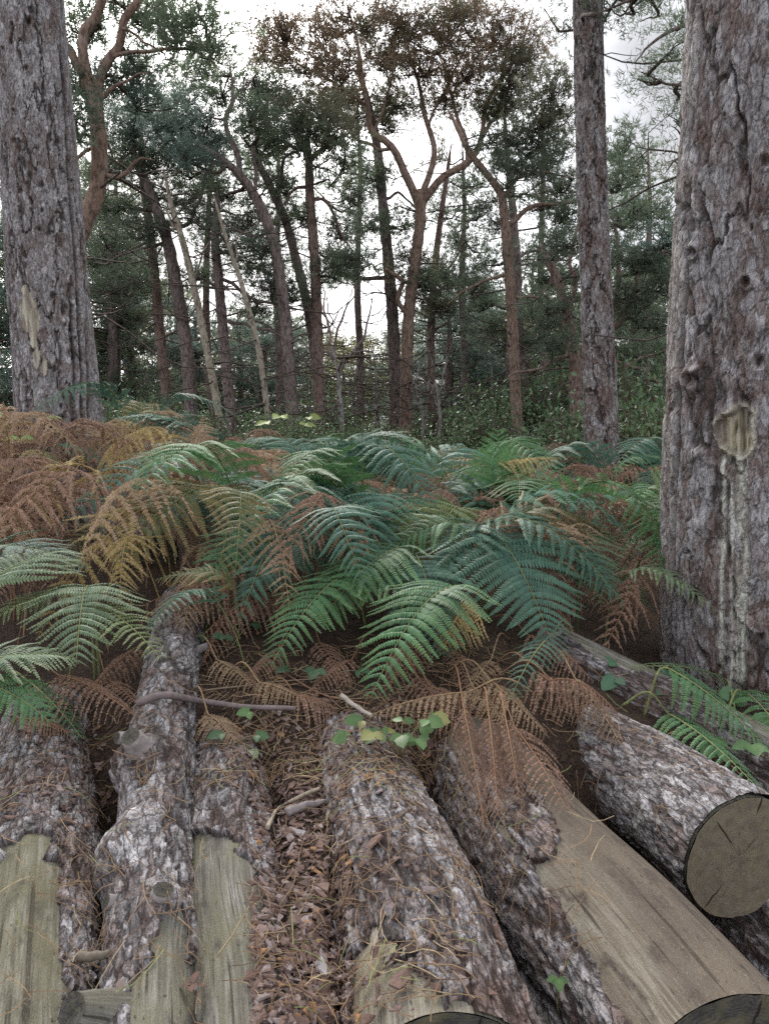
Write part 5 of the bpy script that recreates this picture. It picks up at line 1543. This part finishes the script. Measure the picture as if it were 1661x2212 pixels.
# ---- the rest of the thicket: ready-made fronds copied
FR = {}
def frond_proto(kind, v):
    r = np.random.default_rng(hash_s(kind) + v * 31)
    h = r.uniform(0.62, 0.80)
    reach = r.uniform(0.45, 0.65)
    dead = kind in DEAD
    tip = np.array([reach + 0.25, r.normal(0, 0.08), h * (0.62 if not dead else 0.42) * r.uniform(0.8, 1.15)])
    a = np.array([0.12, 0, h * 0.78])
    st = spline([(0, 0, -0.03), (0.03, 0, h * 0.4), a], 9)
    c = np.array([0.40 * reach + 0.08, 0, h * 1.22])
    q = np.linspace(0, 1, 14)[:, None]
    bl = (1 - q) ** 2 * a + 2 * q * (1 - q) * c + q * q * tip
    curve = np.vstack([st[:-1], bl])
    lst = np.linalg.norm(np.diff(st, axis=0), axis=1).sum()
    lbl = np.linalg.norm(np.diff(bl, axis=0), axis=1).sum()
    lay = layout(curve, lst / (lst + lbl), r.uniform(0.25, 0.33), 18, np.array([0, 1.0, 0.0]), 0.42, r.uniform(0.1, 0.45) if dead else 0.08, 1.0, v, 0.22 if dead else 0.08)
    s = Acc()
    add_tube(s, curve, np.linspace(0.006, 0.0012, len(curve)), 5, STALK.get(kind, (0.15, 0.17, 0.07)))
    b = Acc()
    blade_mesh(b, lay, kind)
    ms, mb = s.mesh('stalk'), b.mesh('blade', (0, 0, 0), False)
    ms.materials.append(M.twig)
    mb.materials.append(M.dead if dead else M.frond)
    return ms, mb
KN = {'green': 5, 'teal': 7, 'lime': 2, 'gold': 2, 'tan': 4, 'rust': 6, 'mixed': 2, 'pale': 3}
for k_, n_ in KN.items():
    FR[k_] = [frond_proto(k_, v) for v in range(n_)]
# colour areas read on the photograph (px, py, radius px, kinds)
AREAS = [(60, 930, 210, ('rust', 'rust', 'rust', 'tan', 'rust')), (100, 1100, 200, ('rust', 'rust', 'tan', 'rust', 'teal')), (250, 1180, 130, ('rust', 'rust', 'tan', 'teal')), (330, 920, 80, ('teal', 'teal', 'gold')), (420, 960, 105, ('tan', 'gold', 'rust', 'tan')),
         (330, 1000, 130, ('gold', 'tan', 'rust', 'gold', 'mixed')), (520, 975, 100, ('rust', 'tan', 'rust', 'teal')), (470, 1080, 105, ('teal', 'teal', 'teal', 'green', 'mixed')), (660, 980, 110, ('teal', 'teal', 'green')), (780, 970, 90, ('teal', 'teal')), (880, 1000, 100, ('rust', 'teal', 'tan')), (980, 990, 90, ('rust', 'tan', 'rust')),
         (650, 1080, 170, ('teal', 'teal', 'teal', 'green')), (850, 1090, 180, ('teal', 'green', 'teal', 'lime')), (1080, 1060, 120, ('green', 'teal', 'mixed', 'rust')), (1200, 1050, 150, ('rust', 'rust', 'tan')), (1290, 1110, 150, ('rust', 'rust', 'pale')), (1370, 1010, 80, ('green', 'teal', 'pale')),
         (1300, 1200, 140, ('rust', 'tan', 'green', 'rust', 'pale')), (1390, 1120, 90, ('pale', 'green', 'rust')), (1380, 1260, 110, ('rust', 'green', 'rust', 'lime')), (40, 1250, 170, ('pale', 'rust', 'lime', 'teal')), (700, 1250, 200, ('teal', 'teal', 'rust', 'lime'))]
PLACE = {'rust': 'rust brown', 'tan': 'light brown', 'gold': 'golden yellow', 'teal': 'blue-green', 'green': 'deep green', 'lime': 'yellow-green', 'mixed': 'yellowing green', 'pale': 'pale green'}
def where(px):
    if px < 230:
        return 'by the thick grey pine'
    if px < 560:
        return 'near the knotted log'
    if px < 1020:
        return 'behind the broad rough log'
    if px < 1300:
        return 'before the slender grey pine'
    return 'between slender and scaly pines'
def add_frond(x, y, kind, az, s, lean=0.0):
    z = gz(x, y)
    ms, mb = FR[kind][int(rng.integers(0, len(FR[kind])))]
    px, py = proj(np.array([x, y, z + 0.6]))
    sz = 'large ' if s > 1.08 else ('small ' if s < 0.84 else '')
    row = 'front ' if y < 3.6 else ('inner ' if y < 5.2 else ('rear ' if y < 7.2 else 'hindmost '))
    ca, sa = math.cos(az), math.sin(az)
    to = 'the wood' if sa > 0.7 else ('the log pile' if sa < -0.7 else ('the scaly pine' if ca > 0 else 'the grey pine'))
    o = thing('bracken_frond', row + sz + PLACE[kind] + ' bracken frond bent towards ' + to + ' ' + where(float(px)), 'fern', (x, y, z), 'bracken fronds ' + where(float(px)))
    o.rotation_euler = (rng.normal(0, 0.22), lean + rng.normal(0, 0.20), az)
    o.scale = (s, s, s * rng.uniform(0.9, 1.1))
    link('stalk', ms, None, o)
    link('blade', mb, None, o)
cnt = 0
tries = 0
pts_ = []
while cnt < 300 and tries < 40000:
    tries += 1
    y = 2.45 + 6.6 * rng.random() ** 1.5
    x = rng.uniform(-0.62, 0.62) * y
    px, py = proj(np.array([x, y, gz(x, y) + 0.6]))
    if px < -120 or px > 1480:
        continue
    if (y < 2.75 and 330 < px < 470) or (y < 2.95 and px > 1120) or (y < 2.9 and px < 330) or (y < 3.0 and 540 < px < 1120):
        continue
    # clear of the trunks
    if np.hypot(x - left_pine.location.x, y - left_pine.location.y) < 0.45 or np.hypot(x - mid_pine.location.x, y - mid_pine.location.y) < 0.3 or np.hypot(x - right_pine.location.x, y - right_pine.location.y) < 0.5:
        continue
    if 225 < px < 330 and 1060 < py < 1250 and y < 5.2:      # hollow over the fallen log
        continue
    md = 0.10 + 0.030 * y
    if any((x - a) ** 2 + (y - b) ** 2 < md * md for a, b in pts_):
        continue
    best, kinds = 1e9, ('teal',)
    for ax, ay, ar, kk in AREAS:
        d = math.hypot(px - ax, (py - ay) * 1.2) / ar * rng.uniform(0.85, 1.15)
        if d < best:
            best, kinds = d, kk
    kind = kinds[int(rng.integers(0, len(kinds)))]
    az = rng.normal(-PI / 2, 1.15)
    s = rng.uniform(0.72, 1.12) * (0.92 if kind in DEAD else 1.05)
    if y < 3.3:
        s *= 0.55 + 0.25 * (y - 2.45) / 0.85
        kind = kind if rng.random() < 0.85 else ('rust' if rng.random() < 0.7 else 'tan')
    if px < 480 and y > 3.5:
        s *= 1.1
    if 1250 < px and y > 6:
        s *= 0.85
    if 90 < px < 250 and 3.6 < y < 6.4:
        s *= 0.5
    if 1220 < px < 1350 and 4.2 < y < 8.0:
        s *= 0.55
    pts_.append((x, y))
    add_frond(x, y, kind, az, s)
    cnt += 1

# what lies too deep in the thicket to be told apart: one mass
mass = Acc()
def low_frond(acc, x, y, kind, az, s):
    r = rng
    z = gz(x, y)
    h = 0.70 * s
    ca, sa = math.cos(az), math.sin(az)
    f = np.array([x, y, z])
    a = f + np.array([0.12 * ca, 0.12 * sa, h * 0.75])
    c = f + np.array([0.35 * s * ca, 0.35 * s * sa, h * 1.2])
    t = f + np.array([0.8 * s * ca, 0.8 * s * sa, h * r.uniform(0.35, 0.65)])
    q = np.linspace(0, 1, 9)[:, None]
    bl = (1 - q) ** 2 * a + 2 * q * (1 - q) * c + q * q * t
    S = pin_set(kind)
    for p, xx, yy, zz, l, ti in layout(bl, 0.0, 0.30 * s, 11, np.array([-sa, ca, 0]), 0.42, 0.45 if kind in DEAD else 0.1, 1.0, int(r.integers(0, 9999))):
        V, T, C = S[4 + ti % 2][1]
        acc.add(p + l * (V[:, :1] * xx + 1.15 * V[:, 1:2] * yy + V[:, 2:] * zz), None, T, C)
for i_ in range(275):
    y = rng.uniform(2.9, 9.5)
    x = rng.uniform(-0.58, 0.42) * y if i_ < 230 else rng.uniform(0.55, 0.95) * max(y, 3.6)
    px, py = proj(np.array([x, y, gz(x, y) + 0.5]))
    if 225 < px < 330 and 1060 < py < 1250 and y < 5.2:
        continue
    if np.hypot(x - left_pine.location.x, y - left_pine.location.y) < 0.5 or np.hypot(x - mid_pine.location.x, y - mid_pine.location.y) < 0.35 or (px > 1450 and i_ < 230) or (100 < px < 240 and y < 6):
        continue
    low_frond(mass, x, y, 'rust' if rng.random() < 0.55 else ('teal' if rng.random() < 0.6 else 'tan'), rng.uniform(-PI, PI), rng.uniform(0.75, 1.05))
o = mass.build('bracken_undergrowth', M.dead, None, (0, 0, 0), False, True)
tag(o, 'tangled brown and green bracken deep inside the thicket', 'bracken')

# ------------------------------------------------------------------ litter dropped on logs and ground
def scatter_px(n, boxes):
    tot = sum((b[2] - b[0]) * (b[3] - b[1]) * b[4] for b in boxes)
    for b in boxes:
        k = int(n * (b[2] - b[0]) * (b[3] - b[1]) * b[4] / tot)
        for _ in range(k):
            p, nn = px_drop(rng.uniform(b[0], b[2]), rng.uniform(b[1], b[3]))
            if p is not None and p[1] < 3.6 and nn[2] > 0.15:
                yield p, nn
needles = Acc()
def needle(acc, p, nn, ln, w, col):
    a = rng.uniform(0, 2 * PI)
    nn = unit(nn)
    t = unit(np.cross(nn, np.array([math.cos(a), math.sin(a), 0.1])))
    b = np.cross(nn, t)
    cv = rng.normal(0, 0.18)
    k = np.linspace(-0.5, 0.5, 5)
    lift = rng.uniform(0.002, 0.007) + 0.012 * rng.random() * np.abs(np.sin(k * 3 + rng.uniform(0, 3)))
    c = p + ln * k[:, None] * t + ln * cv * (k ** 2)[:, None] * 2 * b + lift[:, None] * nn
    sd = 0.5 * w * b
    up = 0.6 * w * nn
    V = np.vstack([c - sd, c + up, c + sd])
    Q = []
    for i in range(4):
        Q += [(i, 5 + i, 6 + i, i + 1), (5 + i, 10 + i, 11 + i, 6 + i)]
    acc.add(V, Q, None, col)
NB = [(660, 1490, 900, 1680, 2.0), (0, 1480, 330, 1760, 1.6), (330, 1450, 440, 1560, .6), (430, 1390, 1100, 1700, 3.4), (130, 1750, 250, 2120, 1.5), (400, 1640, 440, 2212, 0.5), (540, 1650, 1000, 2212, 1.3), (0, 1760, 130, 2200, .25), (250, 1560, 420, 2150, .35), (1000, 1650, 1300, 2100, .4), (1200, 1550, 1600, 1800, .35), (960, 1700, 1110, 2000, 1.0), (1100, 1450, 1400, 1600, 1.0)]
for p, nn in scatter_px(1700, NB):
    r = rng.random()
    col = np.array((0.235, 0.155, 0.09)) if r < 0.55 else (np.array((0.15, 0.09, 0.055)) if r < 0.82 else (np.array((0.33, 0.25, 0.15)) if r < 0.95 else np.array((0.20, 0.22, 0.08))))
    needle(needles, p, nn, rng.uniform(0.05, 0.11), rng.uniform(0.0014, 0.0022), col * rng.uniform(0.7, 1.2))
o = needles.build('pine_needle_litter', M.litter, None, (0, 0, 0), True, True)
tag(o, 'brown fallen pine needles strewn over logs and litter', 'pine needles')

def chip_mesh(r):
    n = int(r.integers(5, 8))
    th = np.sort(r.uniform(0, 2 * PI, n))
    rr = r.uniform(0.55, 1.0, n)
    el = r.uniform(0.4, 0.85)
    V = np.stack([np.cos(th) * rr, np.sin(th) * rr * el, 0.08 * np.cos(2 * th) + 0.03 * r.normal(size=n)], 1)
    top = V + np.array([0, 0, 0.13])
    c = np.array([[0, 0, 0.17]])
    A = np.vstack([V, top * np.array([0.93, 0.93, 1]), c])
    T = [(n + i, n + (i + 1) % n, 2 * n) for i in range(n)]
    Q = [(i, (i + 1) % n, n + (i + 1) % n, n + i) for i in range(n)]
    return A, Q, T
chips = Acc()
def chip(acc, p, nn, size, col):
    V, Q, T = chip_mesh(rng)
    n = unit(nn + rng.normal(0, 0.28, 3))
    t = unit(np.cross(n, rng.normal(size=3)))
    b = np.cross(n, t)
    W = p + size * (V[:, :1] * t + V[:, 1:2] * b + V[:, 2:] * n) + 0.002 * n
    acc.add(W, Q, T, col * rng.uniform(0.75, 1.25))
CB = [(680, 1490, 880, 1640, 1.5), (545, 1690, 760, 2212, 3.2), (430, 1540, 950, 1700, 1.2), (0, 1540, 240, 1780, .7), (740, 1700, 1100, 2212, .22), (620, 2000, 740, 2212, 1.5)]
CCOL = [np.array((0.125, 0.078, 0.062)), np.array((0.165, 0.115, 0.098)), np.array((0.22, 0.175, 0.165)), np.array((0.27, 0.15, 0.075)), np.array((0.085, 0.055, 0.045))]
for p, nn in scatter_px(3300, CB):
    chip(chips, p, nn, 0.005 + 0.017 * rng.random() ** 1.6, CCOL[int(rng.choice(5, p=[.36, .30, .16, .04, .14]))])
o = chips.build('bark_chip_litter', M.litter, None, (0, 0, 0), False, True)
tag(o, 'small red-brown bark chips filling the gully between two logs', 'bark chips')

# larger loose bark flakes, each its own
FL = [(300, 0), ]
flakes = [(600, 1945, .030), (640, 1800, .026), (690, 1830, .03), (590, 2010, .024), (700, 2100, .034), (655, 2150, .03), (620, 1890, .022), (710, 1760, .026), (560, 1750, .026), (840, 1960, .03), (900, 2040, .028), (870, 2120, .03), (930, 1930, .024), (1010, 2090, .03), (810, 1820, .03), (780, 1720, .026), (665, 1990, .024), (690, 1920, .03), (575, 1850, .02), (720, 2010, .024), (640, 2060, .028), (150, 1700, .026), (60, 1660, .03), (190, 1790, .03), (700, 1600, .03), (560, 1640, .026), (830, 1660, .024), (480, 1560, .03)]
for i, (px, py, s) in enumerate(flakes):
    p, nn = px_drop(px, py)
    if p is None:
        continue
    a = Acc()
    V, Q, T = chip_mesh(rng)
    n = unit(nn + rng.normal(0, 0.2, 3))
    t = unit(np.cross(n, rng.normal(size=3)))
    b = np.cross(n, t)
    cc = (np.array((0.20, 0.16, 0.155)), np.array((0.26, 0.235, 0.235)), np.array((0.17, 0.11, 0.09)))[i % 3]
    a.add(s * (V[:, :1] * t + V[:, 1:2] * b + V[:, 2:] * n) + 0.003 * n, Q, T, cc)
    o = a.build('bark_flake', M.litter, None, (0, 0, 0), False)
    o.location = p.tolist()
    wh = 'in the chip gully' if 540 < px < 740 and py > 1680 else ('on the broad rough log' if px >= 740 else ('on the mossy log' if px < 240 else 'on the needle litter'))
    tag(o, ('pinkish grey', 'pale grey', 'red-brown')[i % 3] + ' loose bark flake ' + wh, 'bark flake', 'loose bark flakes')

# sticks
def stick(label, pts, r0, r1, col, name='stick', lift=0.01, forks=()):
    w = []
    for q in pts:
        p, nn = px_drop(*q)
        w.append(p + np.array([0, 0, lift + r0 * 0.5]))
    w = np.array(w)
    c = spline(w, 22)
    c[:, 2] += 0.0012 * np.sin(np.arange(22) * 0.7)
    a = Acc()
    o0 = c[0].copy()
    add_tube(a, c, np.linspace(r0, r1, 22), 8, col, 0.12)
    o = a.build(name, M.twig, None, o0)
    o.location = o0.tolist()
    tag(o, label, 'stick')
    return o
stick('dark bark-covered branch lying across the knotted log', [(300, 1545), (360, 1528), (440, 1540), (520, 1550), (640, 1556)], 0.011, 0.007, (0.17, 0.135, 0.13), 'branch', 0.03)
stick('short pale bare stick on the litter before the hanging fern', [(738, 1512), (768, 1535), (805, 1558)], 0.008, 0.006, (0.36, 0.32, 0.27))
stick('curved pale twig lying over the chip gully', [(578, 1800), (598, 1762), (640, 1735), (690, 1715)], 0.006, 0.004, (0.33, 0.28, 0.21))
stick('thin pale twig beside the curved one', [(600, 1770), (650, 1752), (705, 1738)], 0.0035, 0.002, (0.34, 0.29, 0.22))
stick('grey splintered bark strip on the litter', [(620, 1770), (655, 1755), (700, 1745)], 0.012, 0.006, (0.22, 0.19, 0.185), 'bark_strip')
stick('broken stub of wood wedged beside the knotted log', [(176, 2085), (238, 2078)], 0.009, 0.006, (0.15, 0.125, 0.095), 'wood_piece')
stick('long brown stem running over the bare grey log', [(1000, 1650), (1060, 1800), (1120, 1900)], 0.004, 0.002, (0.15, 0.10, 0.07))
stick('thin straight twig on the pale smooth log', [(470, 2080), (510, 2020), (545, 1960)], 0.0018, 0.001, (0.25, 0.19, 0.12))
stick('dry stem lying through the needle litter', [(440, 1500), (600, 1480), (720, 1470)], 0.003, 0.002, (0.20, 0.15, 0.10))
stick('second dry stem crossing the needle litter', [(560, 1420), (680, 1500), (800, 1530)], 0.003, 0.002, (0.22, 0.12, 0.08))

# dry curled leaf
def leaf_mesh(n=7, w=0.42, fold=0.18, ser=0.06, curl=0.2):
    t = np.linspace(0, 1, n)
    ww = w * np.sin(PI * t ** 0.85) ** 0.8 * (1 + ser * np.where(np.arange(n) % 2, 1, -1))
    ww[0] = ww[-1] = 0.01
    z = -curl * t * t
    V = np.vstack([np.stack([t, 0 * t, z], 1), np.stack([t + 0.03, ww, z + fold * ww], 1), np.stack([t + 0.03, -ww, z + fold * ww], 1)])
    Q = []
    for i in range(n - 1):
        Q += [(i, i + 1, n + i + 1, n + i), (i + 1, i, 2 * n + i, 2 * n + i + 1)]
    return V, Q
def leaf_obj(name, parent, org, p, d, nrm, s, col, mat, v=0):
    V, Q = leaf_mesh(8 if v == 0 else 9, 0.40 if v == 0 else 0.34, 0.2, 0.07, rng.uniform(0.1, 0.3))
    x = unit(d)
    y = unit(np.cross(nrm, x))
    z = np.cross(x, y)
    W = p + s * (V[:, :1] * x + V[:, 1:2] * y + V[:, 2:] * z) - org
    n = len(V) // 3
    cc = np.tile(np.asarray(col, float), (len(V), 1))
    cc[:n] *= 1.25
    me = build_mesh(name, W, Q, None, cc, None, True)
    return link(name, me, mat, parent)
p, nn = px_drop(418, 2140)
t = thing('dry_leaf', 'crumpled red-brown dead leaf in the crack between two logs', 'leaf', p)
for k in range(4):
    a = k * 1.6
    leaf_obj('leaflet', t, p, p + np.array([0, 0, 0.012]), np.array([math.cos(a), math.sin(a), 0.5 * (k % 2)]), np.array([0.3 * math.cos(a * 2), 0.4, 0.8]), 0.022, (0.13, 0.08, 0.065), M.dead)

# brambles: arching stems with leaves in threes
def bramble(label, px, py, h, groups, size, col, col2=None, Y=None, spread=0.07, lean=(0, 0)):
    if Y is None:
        p, nn = px_drop(px, py)
    else:
        p = P(px, py, Y)
        p[2] = gz(p[0], p[1])
    root = thing('bramble', label, 'plant', p, None)
    stem = Acc()
    for g in range(groups):
        a = 2 * PI * (g + rng.random() * 0.6) / groups
        e = p + np.array([math.cos(a) * spread * rng.uniform(0.5, 1.2) + lean[0], math.sin(a) * spread * rng.uniform(0.3, 1.0) + lean[1], h * rng.uniform(0.55, 1.1)])
        m = spline([p, 0.5 * (p + e) + np.array([0, 0, 0.2 * h]), e], 8)
        add_tube(stem, m, np.linspace(0.0025, 0.0012, 8), 5, (0.17, 0.14, 0.08))
        a0 = rng.uniform(0, 6)
        out = unit(np.array([math.cos(a), math.sin(a) - 0.5, 0.0]))
        for k in (-1, 0, 1):
            ang = k * 1.25
            d = np.array([out[0] * math.cos(ang) - out[1] * math.sin(ang), out[0] * math.sin(ang) + out[1] * math.cos(ang), rng.uniform(-0.25, 0.1)])
            c = np.array(col) if (col2 is None or rng.random() < 0.75) else np.array(col2)
            leaf_obj('leaf', root, p, e, d, np.array([rng.normal(0, .25), -0.55 + rng.normal(0, .2), 0.8]), size * (1.15 if k == 0 else 0.95) * rng.uniform(0.85, 1.1), c * rng.uniform(0.85, 1.2), M.bramble, abs(k))
    stem.build('stem', M.twig, root, p)
    return root
LG, MG, PKL = (0.085, 0.155, 0.05), (0.07, 0.14, 0.055), (0.20, 0.07, 0.07)
bramble('bramble sprig with three pale leaves above the dark branch', 575, 1575, 0.05, 1, 0.038, LG)
bramble('low bramble sprig beside the knotted log', 512, 1605, 0.03, 2, 0.035, MG)
bramble('bramble leaf turning pink on the needle litter', 590, 1635, 0.03, 1, 0.052, (0.15, 0.19, 0.10), PKL)
bramble('bushy bright green bramble growing where the broad rough log meets the litter', 865, 1640, 0.11, 10, 0.04, LG, (0.20, 0.20, 0.07), spread=0.09)
bramble('small bright bramble sprig left of the bushy one', 790, 1640, 0.05, 1, 0.042, LG)
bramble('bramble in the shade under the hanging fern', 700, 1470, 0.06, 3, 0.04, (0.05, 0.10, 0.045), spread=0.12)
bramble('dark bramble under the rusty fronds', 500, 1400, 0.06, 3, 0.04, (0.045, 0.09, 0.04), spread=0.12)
bramble('blue-green bramble on the weathered log by the thick pine', 1385, 1420, 0.10, 4, 0.055, (0.065, 0.14, 0.075), Y=2.45, spread=0.12)
bramble('bramble trailing at the foot of the thick pine', 1470, 1440, 0.11, 4, 0.055, (0.075, 0.15, 0.065), Y=2.45, spread=0.14)
bramble('bramble with broad leaves leaning on the thick pine', 1540, 1460, 0.10, 4, 0.055, (0.08, 0.155, 0.06), Y=2.4, spread=0.14)
bramble('leafy bramble at the edge of the scaly pine and weathered log', 1625, 1540, 0.12, 6, 0.06, (0.085, 0.16, 0.06), Y=2.15, spread=0.16)
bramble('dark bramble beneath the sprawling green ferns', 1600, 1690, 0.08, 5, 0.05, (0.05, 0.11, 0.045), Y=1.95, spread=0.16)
bramble('small bramble leaf on the mossy log', 195, 1560, 0.03, 1, 0.04, (0.06, 0.12, 0.05))
bramble('bright bramble climbing through rust bracken by the thick grey pine', 60, 1060, 0.75, 7, 0.09, (0.17, 0.26, 0.07), Y=4.6, spread=0.22)
bramble('bright leafy sapling above the bracken before the pine stems', 630, 1000, 0.85, 8, 0.09, (0.20, 0.25, 0.06), Y=6.5, spread=0.18)
bramble('tiny green shoot between the broad log and the bare grey log', 1205, 2190, 0.10, 2, 0.02, LG, spread=0.04)
